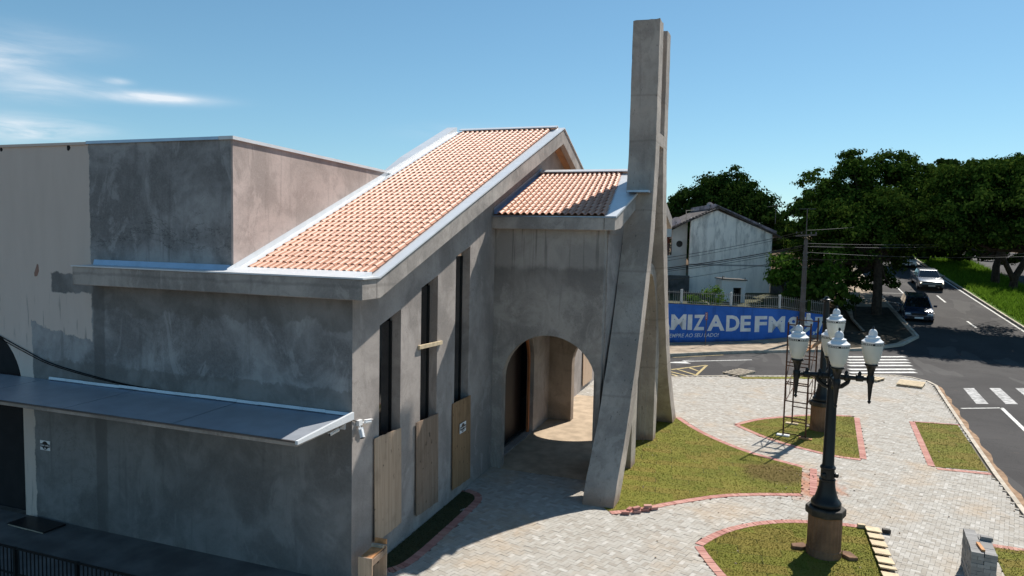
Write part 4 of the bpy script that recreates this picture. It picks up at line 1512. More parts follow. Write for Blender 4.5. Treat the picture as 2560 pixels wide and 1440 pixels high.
# cables slung along the side wall down to the canopy
cb = [(17.9, 4.62), (17.31, 4.39), (16.32, 4.06), (15.56, 3.84), (14.26, 3.65), (12.98, 3.53), (11.44, 3.49)]
cpts = smooth_line(cb, 3)
for k, (dz, lab) in enumerate(((0, 'upper of two black cables slung along the side wall'), (-.06, 'lower of two black cables slung along the side wall'))):
    tag(MB().tube([(XS - .03 - .02 * k, y, z + dz * (1 - i / len(cpts))) for i, (y, z) in enumerate(cpts)], .011, 5).build('cable', M['wire']), lab, 'cable', 'cables on the side wall')

# timber trestle by the corner
t = thing('timber_trestle', 'rough timber trestle standing at the church corner', 'trestle', (11.8, 7.05, 0))
q = Vector((11.52, 6.98, 0))
du = Vector((.97, .05, 0)).normalized()
dv = Vector((-.05, .97, 0)).normalized()
MB().obox(q + du * .0 + dv * .0 + Vector((0, 0, .34)), dv * .155, du * .014, (0, 0, .34)).build('end_board', M['ply_pale'], t)
MB().obox(q + du * .62 + Vector((0, 0, .34)), dv * .155, du * .014, (0, 0, .34)).build('end_board', M['ply_pale'], t)
MB().obox(q + du * .31 + Vector((0, 0, .655)), dv * .12, du * .295, (0, 0, .014)).build('top_board', M['orange_wood'], t)
MB().obox(q + du * .31 - dv * .14 + Vector((0, 0, .58)), dv * .012, du * .295, (0, 0, .06)).build('rail', M['ply_brown'], t)
MB().obox(q + du * .52 + Vector((0, 0, .70)), dv * .13, du * .03, (0, 0, .028)).build('cleat', M['grey_wood'], t)
MB().obox(q + du * .66 + Vector((0, 0, .74)), dv * .13, du * .02, (0, 0, .05)).build('cleat', M['orange_wood'], t)

# mat before the side door
t = thing('floor_mat', 'black mat lying before the dark side doorway', 'mat', (11.3, 15.8, 0))
MB().obox((11.30, 15.75, .03), (.26, -.02, 0), (.02, .62, 0), (0, 0, .018)).build('mat', M['black_plastic'], t)
MB().obox((11.06, 15.75, .022), (.03, 0, 0), (.02, .60, 0), (0, 0, .012)).build('edge_strip', M['grey_wood'], t)

# low iron fence near the camera
fe = thing('iron_fence', 'low black iron railing in the shade at the lower left', 'fence', (9, 13, 0))
FX = 9.0
MB().box(FX - .02, FX + .02, 9.0, 16, .865, .895).build('rail', M['black_iron'], fe)
MB().box(FX - .015, FX + .015, 9.0, 16, .355, .38).build('rail', M['black_iron'], fe)
fpost = None
for y in np.arange(9.9, 16, 1.62):
    MB().box(FX - .03, FX + .03, y - .03, y + .03, 0, .90).build('post', M['black_iron'], fe)
bar0 = MB().box(-.008, .008, -.008, .008, .08, .862).build('bar', M['black_iron'], fe, local=True)
bar0.location = (0, -3.95, 0)
for y in np.arange(9.16, 16, .105):
    b = bar0.copy()
    COL.objects.link(b)
    b.parent = fe
    b.location = (0, y - 13, 0)

# ================================================================== THINGS ON THE PLAZA
def lamp_base(t, x, y):
    c = (x, y, 0)
    MB().lathe([(.375, 0), (.375, .16), (.36, .17), (.36, .92), (.39, .95)], c, 48, .03).build('pedestal', M['pedestal'], t)
    MB().lathe([(.415, .945), (.43, .965), (.43, 1.10), (.405, 1.125)], c, 8).build('pedestal_slab', M['slab_black'], t, bevel=.012)
    po = MB().lathe([(.295, 1.125), (.32, 1.17), (.32, 1.23), (.285, 1.285), (.245, 1.33), (.215, 1.43), (.178, 1.58), (.165, 1.72)], c, 28).build('pole_base', M['black_iron'], t, True)
    MB().lathe([(.165, 1.72), (.175, 1.73), (.175, 1.76), (.15, 1.77), (.145, 1.98), (.165, 2.0), (.165, 2.04), (.14, 2.06), (.125, 2.1), (.10, 4.05), (.128, 4.08), (.128, 4.15), (.112, 4.17), (.11, 4.55)], c, 24).build('pole', M['black_iron'], t, True)
    for a in (25, 145, 265):
        kx, ky = x + .175 * math.cos(R_(a)), y + .175 * math.sin(R_(a))
        MB().lathe([(.001, -.06), (.045, -.045), (.06, 0), (.045, .045), (.001, .06)], (kx, ky, 1.86), 12).build('knob', M['black_iron'], t, True)


GLOBE = [(.125, 0), (.15, .02), (.20, .16), (.245, .33), (.262, .45), (.266, .53)]
CAPP = [(.266, .585), (.272, .60), (.272, .63), (.245, .645), (.19, .695), (.178, .71), (.178, .745), (.165, .757), (.125, .768), (.108, .785), (.108, .85), (.092, .905), (.06, .945), (.015, .962)]


def globe(t, x, y, z, s=1.0):
    g = MB().lathe([(r * s, h * s) for r, h in GLOBE], (x, y, z), 28).build('lamp_globe', M['globe'], t, True)
    MB().lathe([(.268 * s, .53 * s), (.272 * s, .535 * s), (.272 * s, .58 * s), (.268 * s, .585 * s)], (x, y, z), 28).build('band', M['black_plastic'], g)
    k = MB()
    for i in range(36):
        if i % 9 == 0:
            continue
        a = 2 * math.pi * i / 36
        u = Vector((math.cos(a), math.sin(a), 0))
        k.obox(Vector((x, y, z + .5575 * s)) + u * .2725 * s, u * .002, Vector((-u.y, u.x, 0)) * .013 * s, (0, 0, .017 * s))
    k.build('band_slots', M['globe'], g)
    MB().lathe([(r * s, h * s) for r, h in CAPP], (x, y, z), 28).build('cap', M['white_plastic'], g, True)
    MB().lathe([(.010, .95 * s), (.014, .97 * s), (.028, .985 * s), (.022, 1.02 * s), (.004, 1.05 * s)], (x, y, z), 8).build('finial', M['black_iron'], g, True)
    return g


LX, LY = 16.77, -1.75
lamp = thing('street_lamp', 'ornate black street lamp with five milky white globes on the near leaf shaped lawn', 'lamp post', (LX, LY, 0), 'ornate black lamp posts of the plaza')
lamp_base(lamp, LX, LY)
globe(lamp, LX, LY, 4.92, .72)
MB().lathe([(.06, 4.52), (.09, 4.56), (.065, 4.64), (.07, 4.74), (.085, 4.86), (.095, 4.915)], (LX, LY, 0), 18).build('globe_holder', M['black_iron'], lamp, True)
AL = .75
for (dx, dy) in ((1, 0), (-1, 0), (0, 1), (0, -1)):
    d = Vector((dx, dy, 0))
    p = Vector((LX, LY, 4.10))
    arm = MB().tube([p + d * .08, p + d * .22, p + d * .24, p + d * .30, p + d * .32, p + d * .45, p + d * .47, p + d * .60, p + d * .62, p + d * AL], [.075, .07, .095, .095, .06, .055, .08, .08, .045, .04], 10).build('arm', M['black_iron'], lamp, True)
    MB().tube([p + d * .10 - Vector((0, 0, .25)), p + d * .18 - Vector((0, 0, .22)), p + d * .30 - Vector((0, 0, .12)), p + d * .34 - Vector((0, 0, .03))], [.04, .05, .045, .03], 8).build('scroll', M['black_iron'], arm, True)
    for kk in (.27, .535):
        MB().lathe([(.001, .0), (.035, .02), (.04, .05), (.02, .085), (.001, .10)], p + d * kk + Vector((0, 0, .055)), 8).build('knob', M['black_iron'], arm, True)
    e = p + d * AL
    MB().lathe([(.004, -.56), (.03, -.53), (.038, -.50), (.018, -.475), (.028, -.465), (.055, -.12), (.075, -.08), (.08, .05), (.06, .08), (.07, .16), (.10, .27), (.135, .30), (.135, .33), (.11, .335)], e, 16).build('globe_holder', M['black_iron'], lamp, True)
    globe(lamp, e.x, e.y, 4.10 + .325, .81)
    del e

BX, BY = 28.3, -2.60
lamp2 = thing('street_lamp', 'black lamp post without globes behind the scaffold on the far leaf shaped lawn', 'lamp post', (BX, BY, 0), 'ornate black lamp posts of the plaza')
lamp_base(lamp2, BX, BY)
MB().lathe([(.11, 4.55), (.10, 4.9), (.15, 4.93), (.15, 4.99), (.09, 5.02), (.05, 5.10)], (BX, BY, 0), 18).build('pole_top', M['black_iron'], lamp2, True)
MB().tube([(BX, BY - .22, 4.93), (BX, BY + .22, 4.93)], .02, 8).build('top_bar', M['black_iron'], lamp2)
# chips of stone left at the foot of the near pedestal
for (dx, dy, a, lab) in ((.02, -.52, .5, 'broken stone slab on the grass right of the near lamp pedestal'), (.12, .50, 2.2, 'broken stone slab on the grass left of the near lamp pedestal')):
    c_, s_ = math.cos(a), math.sin(a)
    tag(MB().prism([(-.2, -.1), (.12, -.13), (.2, .02), (.02, .13), (-.16, .09)], lambda u, v, d: (LX + dx + u * c_ - v * s_, LY + dy + u * s_ + v * c_, d), .0, .085).build('stone_slab', M['pedestal'], bevel=.01), lab, 'stone')

# --- scaffold tower
sc = thing('scaffold_tower', 'rusty steel scaffold tower beside the far lamp post', 'scaffold', (27.8, -1.9, 0))
SA = Vector((26.82, -1.24, 0))
SU = Vector((-.20, -.98, 0)).normalized() * .76
SV = Vector((.98, -.20, 0)).normalized() * 1.95
ztop = 4.2
corner = {}
for i in (0, 1):
    for j in (0, 1):
        p = SA + SU * i + SV * j
        corner[i, j] = p
        MB().tube([p + Vector((0, 0, .05)), p + Vector((0, 0, ztop + .04 * j))], .030, 8).build('post', M['rust_iron'], sc)
for j in (0, 1):
    for z in (.12, .72, 1.32, 1.95, 2.02, 2.62, 2.75, 3.35, 3.45, 4.12):
        a, b = corner[0, j] + Vector((0, 0, z)), corner[1, j] + Vector((0, 0, z - .02))
        MB().tube([a, b], .023, 6).build('rung', M['rust_iron'], sc)
for i in (0, 1):
    a, b = corner[i, 0], corner[i, 1]
    for z in (1.25, 1.85):
        MB().tube([a + Vector((0, 0, z)), b + Vector((0, 0, z + .25))], .016, 6).build('rail', M['rust_iron'], sc)
    m1, m2 = a.lerp(b, .15), a.lerp(b, .5)
    MB().tube([m1 + Vector((0, 0, 1.29)), a.lerp(b, .08) + Vector((0, 0, 1.87))], .012, 6).build('brace', M['rust_iron'], sc)
    MB().tube([m2 + Vector((0, 0, 1.36)), a.lerp(b, .62) + Vector((0, 0, 1.97))], .012, 6).build('brace', M['rust_iron'], sc)
    MB().tube([a + Vector((0, 0, 2.1)), b + Vector((0, 0, 3.4))], .016, 6).build('brace', M['rust_iron'], sc)
for (i, j, m, lab) in ((0, 0, 'white_plastic', 'white offcuts under the left front leg of the scaffold'), (1, 0, 'orange_wood', 'reddish board under the right front leg of the scaffold'),
                       (0, 1, 'pale_wood', 'pale board under the left back leg of the scaffold'), (1, 1, 'grey_wood', 'grey board under the right back leg of the scaffold')):
    p = corner[i, j]
    tag(MB().obox((p.x, p.y, .035), (.04, .22, 0), (.10, -.02, 0), (0, 0, .022)).build('scaffold_board', M[m]), lab, 'board', 'boards under the scaffold legs')
a, b = corner[0, 0] + Vector((.2, -.45, 3.05)), corner[1, 1] + Vector((-.9, -.1, 3.5))
tag(MB().obox((a + b) / 2, (b - a) / 2, (b - a).cross(Vector((0, 0, 1))).normalized() * .09, (0, 0, .02)).build('scaffold_plank', M['orange_wood']), 'reddish plank lying slantwise in the scaffold tower', 'plank')


# --- pallets
def pallet(c, ang, w, l, label, mat, n=7, deck=True):
    t = thing('wooden_pallet', label, 'pallet', (c[0], c[1], .0), 'wooden pallets about the plaza')
    t.rotation_euler = (0, 0, ang)
    for k in (-1, 0, 1):
        MB().box(-l / 2, l / 2, k * w * .44 - .04, k * w * .44 + .04, .022, .10).build('runner', mat, t, local=True)
        MB().box(-l / 2, l / 2, k * w * .44 - .05, k * w * .44 + .05, .002, .021).build('runner', mat, t, local=True)
    for k in range(n):
        x = -l / 2 + .05 + (l - .1) * k / (n - 1)
        hw = (l / n) * (.42 if deck else .28)
        MB().box(x - hw, x + hw, -w / 2, w / 2, .101, .123 + random.uniform(-.002, .004)).build('slat', mat, t, local=True)
    return t


pallet((38.85, .55), R_(-28), 1.0, 1.7, 'weathered open slatted pallet at the street edge nearest the tower', M['grey_wood'], 6, False)
pallet((39.55, -7.75), R_(-17), 1.15, 1.45, 'close boarded pallet lying nearest the plaza corner kerb', M['pale_wood'], 8)
pallet((40.3, -5.9), R_(60), 1.0, 1.25, 'pale sheeted pallet on the street side of the boarded one', M['pale_wood'], 7)
t = thing('board_walk', 'row of short pale boards lying along the edge of the near lawn', 'boards', (17.4, -3.05, .0))
for k, x in enumerate((18.55, 18.14, 17.70, 17.24, 16.78, 16.42, 16.0, 15.6)):
    y = -3.02 + (18.7 - x) * .01
    o = MB().obox((x, y, .075), (.205 if k != 5 else .12, 0, -.022), (0, .165, .004), (0, 0, .014)).build('board', M['pale_wood'], t)
MB().box(15.4, 18.7, -3.08, -3.0, .014, .045).build('runner', M['grey_wood'], t)
for (dx, dy, lab) in ((18.72, -2.78, 'short timber block left of the head of the board row'), (18.62, -3.32, 'dark timber block right of the head of the board row')):
    tag(MB().obox((dx, dy, .06), (.05, .01, 0), (-.01, .085, 0), (0, 0, .045)).build('timber_block', M['pale_wood'] if dy > -3 else M['slab_black']), lab, 'block')

# --- stack of new pavers
ps = thing('paver_stack', 'waist high stack of new grey pavers at the lower right', 'paver stack', (16.7, -4.7, 0))
su = Vector((.99, -.13, 0)).normalized()          # along the stack, away from the camera
sv = Vector((-.13, -.99, 0)).normalized()         # across, to the right
S0 = Vector((16.05, -4.42, 0))
bl, bw, bh = .225, .112, .076
k_grey = NT('new_grey_paver', .9, .2)
r_ = k_grey.math('FRACT', k_grey.math('ADD', k_grey.orand, k_grey.island))
k_grey.color(k_grey.mix(k_grey.math('MULTIPLY', k_grey.noise(k_grey.pos, 40, 4), .6), k_grey.ramp(r_, [(0, (.24, .235, .23)), (.6, (.31, .305, .30)), (1, (.37, .365, .36))]), (.27, .25, .23)))
M['new_paver'] = k_grey.m
sp_me = bpy.data.meshes.new('stack_paver')
_m = MB().box(-.108, .108, -.054, .054, -.036, .036)
sp_me.from_pydata(_m.v, [], _m.f)
sp_me.materials.append(M['new_paver'])
angs = math.atan2(su.y, su.x)
for lay in range(11):
    z = .04 + bh * lay
    cross = lay % 2 == 0                            # long side across the stack
    top = lay == 10
    if cross:
        cells = [(a, b) for a in range(12) for b in range(2)]
    else:
        cells = [(a, b) for a in range(6) for b in range(4)]
    for (a, b) in cells:
        if cross:
            show = top or a == 0 or a == 11 or b in (0, 1)
            p = S0 + su * (bw * (a + .5)) + sv * (bl * (b + .5))
            rot = angs + math.pi / 2
        else:
            show = a in (0, 5) or b in (0, 3)
            p = S0 + su * (bl * (a + .5)) + sv * (bw * (b + .5))
            rot = angs
        if not show or (top and b == 1 and a > 8):
            continue
        o = bpy.data.objects.new('paver', sp_me)
        COL.objects.link(o)
        o.parent = ps
        o.location = Vector((p.x - 16.7 + random.uniform(-.006, .006), p.y + 4.7 + random.uniform(-.006, .006), z + random.uniform(-.001, .001)))
        o.rotation_euler = (0, 0, rot + random.uniform(-.02, .02))
zt = .04 + bh * 10.5
p = S0 + su * .82 + sv * .36
tag(MB().obox((p.x, p.y, zt + .041), sv * .108, su * .05, (0, 0, .036)).build('loose_paver', M['new_paver']), 'single grey paver lying loose on top of the paver stack', 'paver')
p = S0 + su * .30 + sv * .19
w_ = (su * .94 - sv * .12).normalized()
tag(MB().obox((p.x, p.y, zt + .026), w_ * .20, w_.cross(Vector((0, 0, 1))).normalized() * .032, (0, 0, .02)).build('wood_offcut', M['orange_wood']), 'short reddish wood offcut lying on the paver stack', 'offcut')

# --- a few red bricks left at the tip of the large lawn
for bi, (x, y, z, a) in enumerate(((17.32, 2.86, .045, .2), (17.52, 2.60, .045, .5), (17.72, 2.42, .045, .25), (17.92, 2.22, .045, .6), (17.60, 2.80, .045, 1.3), (17.55, 2.62, .118, .75), (17.80, 2.36, .118, .3))):
    o = MB().obox((0, 0, 0), (.10, 0, 0), (0, .048, 0), (0, 0, .034)).build('loose_brick', M['brick'])
    o.location = (x, y, z)
    o.rotation_euler = (random.uniform(-.05, .05), random.uniform(-.05, .05), a + 1.6)
    tag(o, ('leftmost loose red brick of the heap at the tip of the large lawn', 'second loose red brick from the left in the heap at the lawn tip', 'middle lower loose red brick of the heap at the lawn tip', 'rightmost loose red brick of the heap, next to the laid border', 'loose red brick lying on the grass side of the heap', 'left one of two loose red bricks lying on top of the heap', 'right one of two loose red bricks lying on top of the heap')[bi], 'brick', 'loose red bricks heaped at the lawn tip')

# crumbs of mortar, paper and leaves on the grass and the paving
lit = MB()
for k in range(150):
    if k < 90:
        x, y = random.uniform(14, 31), random.uniform(-8, 3.8)
    else:
        x, y = random.uniform(20, 23), random.uniform(-3.0, -.8)
    s = random.uniform(.006, .02)
    z = .012
    a = random.uniform(0, 3)
    lit.obox((x, y, z + s * .4), (s * math.cos(a), s * math.sin(a), 0), (-s * .7 * math.sin(a), s * .7 * math.cos(a), 0), (0, 0, s * .5))
tag(lit.build('debris', plain('pale_crumbs', (.42, .33, .25), .9, .1, 0, .5, 1)), 'crumbs of mortar and earth scattered on paving and lawns', kind='stuff')


# ================================================================== ACROSS THE STREET
WA, WB = Vector((48.8, 5.33, 0)), Vector((53.8, -2.1, 0))
wd = (WB - WA).normalized()                 # along the blue wall, to the right
wn_ = Vector((wd.y, -wd.x, 0))              # towards the street
if wn_.dot(Vector((-1, 0, 0))) < 0:
    wn_ = -wn_


def wp(u, z, d=0.0):
    p = WA + wd * u + wn_ * d
    return (p.x, p.y, z)


blue = thing('blue_wall', 'blue painted street wall with pale radio station lettering', 'wall', WA)
UL, UR = -5.0, 12.9


def wtop(u):
    return 2.74 - .049 * u - (max(0, u - 9) * .075)


MB().prism([(UL, -.1), (UR, -.1), (UR, wtop(UR)), (9, wtop(9)), (UL, wtop(UL))], lambda u, v, d: wp(u, v, d), -.25, 0).build('wall_face', M['blue_wall'], blue)
MB().prism([(UL, wtop(UL)), (9, wtop(9)), (UR, wtop(UR)), (UR, wtop(UR) + .05), (9, wtop(9) + .05), (UL, wtop(UL) + .05)], lambda u, v, d: wp(u, v, d), -.27, .02).build('coping', M['grey_wall'], blue)


def wall_uz(px, py):
    v = CAM_RIGHT * (px - 1280) / FPX - CAM_UP * (py - 720) / FPX - CAM_BACK
    t = (WA - CAM_LOC).dot(wn_) / v.dot(wn_)
    p = CAM_LOC + v * t
    return (p - WA).dot(wd), p.z


def glyph(ch, u0, u1, z0, z1, parent, shear=0.0, bold=.035, mat='letter', slope=0.0, name='letter'):
    cu = bpy.data.curves.new('glyph', 'FONT')
    cu.body = ch
    cu.size = 1.0
    cu.offset = bold
    cu.shear = shear
    cu.resolution_u = 3
    tmp = bpy.data.objects.new('glyph', cu)
    COL.objects.link(tmp)
    dg = bpy.context.evaluated_depsgraph_get()
    me = bpy.data.meshes.new_from_object(tmp.evaluated_get(dg))
    bpy.data.objects.remove(tmp)
    bpy.data.curves.remove(cu)
    co = np.array([v.co for v in me.vertices])
    lo, hi = co.min(0), co.max(0)
    off = world_loc(parent)
    for v in me.vertices:
        a = (v.co.x - lo[0]) / (hi[0] - lo[0])
        b = (v.co.y - lo[1]) / (hi[1] - lo[1])
        v.co = Vector(wp(u0 + (u1 - u0) * a, z0 + (z1 - z0) * b + slope * a, .006)) - off
    me.materials.clear()
    return link(name, me, M[mat], parent)


W0 = (1660, 700)
def cr(x, y):
    return wall_uz(W0[0] + x / 5.565, W0[1] + y / 5.565)


for ch, x0, x1, yt, yb_ in (('A', -135, 98, 478, 688), ('M', 103, 305, 478, 690), ('I', 333, 388, 482, 694), ('Z', 415, 560, 484, 698), ('A', 606, 840, 488, 705), ('D', 870, 1045, 492, 712),
                            ('E', 1068, 1203, 496, 716), ('F', 1267, 1426, 502, 722), ('M', 1458, 1676, 506, 726), ('9', 1733, 1865, 510, 735), ('9', 1912, 2068, 512, 740),
                            (',', 2068, 2100, 715, 765), ('7', 2105, 2232, 514, 748)):
    (u0, z1), (u1, z0) = cr(x0, (yt)), cr(x1, yb_)
    glyph(ch, u0, u1, z0, z1, blue)
for x0 in (2246, 2266):
    (u0, z1), (u1, z0) = cr(x0, 516), cr(x0 + 13, 556)
    MB().prism([(u0, z0), (u1, z0), (u1, z1), (u0, z1)], lambda u, v, d: wp(u, v, d), .001, .006).build('letter', M['letter'], blue)
(u0, z1), (u1, z0) = cr(40, 728), cr(762, 790)
glyph('SEMPRE AO SEU LADO!', u0, u1, z0 + .0, z0 + .27, blue, .25, .006, slope=.0, name='lettering')

# fence on the wall
M['pale_iron'] = plain('dull_pale_iron', (.30, .29, .27), .8)
sf = thing('picket_fence', 'thin pale iron picket fence on top of the blue wall', 'fence', WA)
for i, u in enumerate(np.arange(-4.6, 12.7, .165)):
    h = wtop(u)
    if i % 22 == 6:
        continue
    MB().obox(wp(u, h + .50, -.13), wd * .009, wn_ * .009, (0, 0, .46)).build('picket', M['pale_iron'], sf)
for a, b in ((-5, 9), (9, 12.8)):
    for dz in (.18, .82):
        MB().beam(wp(a, wtop(a) + dz, -.13), wp(b, wtop(b) + dz, -.13), .028, .028).build('rail', M['pale_iron'], sf)
for px in (1706, 1830, 1952):
    u, z = wall_uz(px, 755)
    MB().obox(wp(u, wtop(u) + .53, -.14), wd * .07, wn_ * .07, (0, 0, .50)).build('post', M['white_wall'], sf)

# yard behind it
yard = MB().add([wp(UL, 1.75, -.26), wp(UR, 1.55, -.26), (76, -7.4, 3.1), (100, -5, 3.6), (95, 30, 3.6), wp(UL - 14, 1.75, -.26)], [(0, 1, 2, 3, 4, 5)]).build('yard', M['bed_soil'])
tag(yard, kind='structure')

# gate hut
hd = Vector((58.4, 2.45, 0))
hut = thing('gate_hut', 'small white flat roofed entrance hut with a dark doorway behind the blue wall', 'hut', (58.4, 2.4, 1.8))
hx = Vector((CAM_RIGHT.x, CAM_RIGHT.y, 0)).normalized()
hy = Vector((-hx.y, hx.x, 0))
if hy.x < 0:
    hy = -hy


def hp(u, z, d):
    p = hd + hx * u + hy * d
    return (p.x, p.y, z)


MB().wall([(0, 1.5), (.93, 1.5), (.93, 3.42), (1.58, 3.42), (1.58, 1.5), (1.92, 1.5), (1.92, 4.0), (0, 4.06)], [], hp, 0, .15).build('front_wall', M['white_wall'], hut)
MB().prism([(1.77, 1.5), (1.92, 1.5), (1.92, 3.98), (1.77, 3.98)], hp, .16, 1.8).build('side_wall', M['grey_wall'], hut)
MB().prism([(0, 1.5), (.15, 1.5), (.15, 3.98), (0, 3.98)], hp, .16, 1.8).build('side_wall', M['white_wall'], hut)
MB().prism([(-.08, 4.07), (2.02, 4.0), (2.02, 4.09), (-.08, 4.16)], hp, -.1, 1.9).build('roof', M['grey_wall'], hut)
MB().prism([(.9, 1.5), (1.6, 1.5), (1.6, 3.4), (.9, 3.4)], hp, .7, .74).build('door', M['dark'], hut)
for z in (3.0, 3.12):
    MB().prism([(1.0, z), (1.35, z), (1.35, z + .05), (1.0, z + .05)], hp, .66, .69).build('notice', M['grey_wall'], hut)
MB().tube([hp(.05, 4.15, .1), hp(.05, 4.34, .1), hp(.18, 4.30, .05)], .04, 6).build('lamp', M['black_iron'], hut)
MB().tube([hp(1.88, 4.1, .1), hp(1.88, 4.25, .1)], .04, 6).build('lamp', M['wire_pale'], hut)

# the two-storey house with the blind gable
hs_o = at(1719, 736, 62)
hs = thing('stained_house', 'two storey house with a stained white blind gable and dark tile roof', 'house', hs_o)
HX = Vector((CAM_RIGHT.x, CAM_RIGHT.y, 0)).normalized()
HY = Vector((-HX.y, HX.x, 0))
if HY.x < 0:
    HY = -HY
HB = Vector((hs_o.x, hs_o.y, 0))


def gp(u, z, d):
    p = HB + HX * u + HY * d
    return (p.x, p.y, z)


def hz(py):
    return at(1800, py, 62).z


W_ = 7.35
peak_u, peak_z = 2.35, hz(527)
zl, zr_ = hz(547), hz(582)
MB().prism([(0, 1.6), (W_, 1.6), (W_, zr_), (peak_u, peak_z), (0.05, zl)], gp, 0, .25).build('gable_wall', M['old_white'], hs)
MB().prism([(W_ - .2, 1.6), (W_, 1.6), (W_, zr_ - .05), (W_ - .2, zr_ - .05)], gp, .26, 9).build('side_wall', M['white_wall'], hs)
# lower part of the house to the left, with the round window
awz = [(-3.4, 1.6), (-.01, 1.6), (-.01, hz(557)), (-1.35, hz(577)), (-1.35, hz(640)), (-3.4, hz(652))]
cw_ = [(-.68 + .30 * math.cos(a), hz(612) + .30 * math.sin(a)) for a in np.linspace(0, 2 * math.pi, 21)[:-1]]
MB().wall(awz, [cw_], gp, .9, 1.15).build('side_gable_wall', M['white_wall'], hs)
rw = MB().prism([(-.68 + .33 * math.cos(a), hz(612) + .33 * math.sin(a)) for a in np.linspace(0, 2 * math.pi, 21)[:-1]], gp, 1.0, 1.03).build('round_window', M['grey_wall'], hs)
for k in (-1, 0, 1):
    MB().prism([(-.68 - .28, hz(612) + k * .12), (-.68 + .28, hz(612) + k * .12), (-.68 + .28, hz(612) + k * .12 + .03), (-.68 - .28, hz(612) + k * .12 + .03)], gp, .96, .99).build('louvre', M['dark'], rw)
MB().prism([(-3.4, hz(652)), (-1.36, hz(640)), (-1.36, hz(575)), (-3.4, hz(600))], gp, 1.9, 2.1).build('porch_back', plain('red_block_wall', (.16, .05, .035)), hs)
gl = MB()
for k in range(14):
    u = -2.7 + .1 * k
    gl.obox(gp(u, hz(612) - .5, 1.0), HX * .02, HY * .02, (0, 0, .55))
gl.build('balcony_railing', M['wire_pale'], hs)
# roofs: left pitch, right pitch, with ragged tile edges
MB().prism([(peak_u + .25, peak_z + .34), (peak_u + .25, peak_z + .24), (-2.0, hz(580)), (-2.05, hz(576))], gp, -.25, 9).build('roof', M['old_tile'], hs)
MB().prism([(peak_u - .05, peak_z + .33), (W_ + .75, zr_ - .28), (W_ + .75, zr_ - .38), (peak_u - .05, peak_z + .23)], gp, -.25, .55).build('roof', M['old_tile'], hs)
MB().prism([(peak_u - .05, peak_z + .62), (W_ + .6, zr_ + .26), (W_ + .6, zr_ - .38), (peak_u - .05, peak_z + .25)], gp, .56, 9).build('roof', plain('sooty_parapet', (.28, .24, .26), .9, .2, 0, .5, 1.5), hs)
te = MB()
for k in range(26):
    t = k / 26
    u = peak_u + (W_ + .7 - peak_u) * t
    z = peak_z + .31 + (zr_ - .28 - peak_z - .31) * t
    te.obox(gp(u, z + .03, -.22), HX * .10 + Vector((0, 0, -.03)), HY * .06, (0, 0, .05))
for k in range(16):
    t = k / 16
    te.obox(gp(peak_u - t * (peak_u + 2), peak_z + .32 + (hz(576) - peak_z - .32) * t + .02, -.22), HX * .10 + Vector((0, 0, .03)), HY * .06, (0, 0, .05))
tag(te.build('edge_tiles', M['old_tile'], hs), kind='stuff')
# yard walls left and right of the house
tag(MB().prism([(-4.4, 1.6), (-.05, 1.6), (-.05, hz(690)), (-4.4, hz(690))], gp, -.6, -.4).build('yard_wall', M['grey_wall']), 'dark stained yard wall left of the stained house', 'wall')
tag(MB().prism([(W_ + .02, 1.6), (W_ + 3.4, 1.6), (W_ + 3.4, hz(692)), (W_ + .02, hz(692))], gp, -.2, .0).build('yard_wall', M['grey_wall']), 'dark yard wall right of the stained house', 'wall')


def dish(px, py, dist, r, label, face):
    c = at(px, py, dist)
    t = thing('satellite_dish', label, 'satellite dish', c, 'satellite dishes of the house')
    f = Vector(face).normalized()
    a = f.cross(Vector((0, 0, 1))).normalized()
    b = a.cross(f)
    vs, fs = [c - f * .25 * r], []
    for j in (1, 2, 3):
        for k in range(20):
            an = 2 * math.pi * k / 20
            rr = r * j / 3
            vs.append(c + a * rr * math.cos(an) + b * rr * math.sin(an) - f * .25 * r * (1 - (j / 3) ** 2))
    for k in range(20):
        fs.append((0, 1 + k, 1 + (k + 1) % 20))
        for j in (0, 1):
            fs.append((1 + j * 20 + k, 1 + (j + 1) * 20 + k, 1 + (j + 1) * 20 + (k + 1) % 20, 1 + j * 20 + (k + 1) % 20))
    MB().add(vs, fs).build('reflector', plain('faded_dish', (.50, .40, .38)), t, True)
    MB().tube([c - f * .2 * r, c - f * .3 * r - Vector((0, 0, r * 1.3))], .04, 6).build('mast', M['grey_wall'], t)
    MB().tube([c - b * r * .9, c + f * r * .8], .02, 5).build('feed_arm', M['wire_pale'], t)
    return t


dish(1690, 554, 62.5, .46, 'pinkish satellite dish low at the left eaves of the house', (-1, .2, .45))
dish(1775, 513, 63.5, .30, 'small satellite dish behind the house ridge', (-1, -.3, .35))
dish(1678, 586, 63.5, .42, 'dark satellite dish under the left eaves of the house', (-1, .5, .3))
t = thing('television_aerial', 'thin television aerial beyond the right end of the house roof', 'aerial', at(1938, 560, 66))
p0 = at(1938, 560, 66)
MB().tube([p0, p0 + Vector((0, 0, 1.9))], .025, 5).build('mast', M['wire_pale'], t)
top = p0 + Vector((0, 0, 1.75))
MB().tube([top - HX * .8 - Vector((0, 0, .15)), top + HX * .9 + Vector((0, 0, .18))], .02, 5).build('boom', M['wire_pale'], t)
for k in np.linspace(-.7, .8, 6):
    MB().tube([top + HX * k - HY * .3 + Vector((0, 0, k * .19)), top + HX * k + HY * .3 + Vector((0, 0, k * .19))], .012, 4).build('element', M['wire_pale'], t)
t = thing('television_aerial', 'bent aerial standing on the left roof slope of the house', 'aerial', at(1715, 535, 62))
a_ = at(1715, 552, 62)
MB().tube([a_, a_ + Vector((0, 0, .95))], .03, 5).build('mast', M['grey_wood'], t)
MB().tube([a_ + Vector((0, 0, .9)) - HX * .05, a_ + Vector((0, 0, .98)) + HX * .75], .03, 5).build('boom', M['grey_wood'], t)

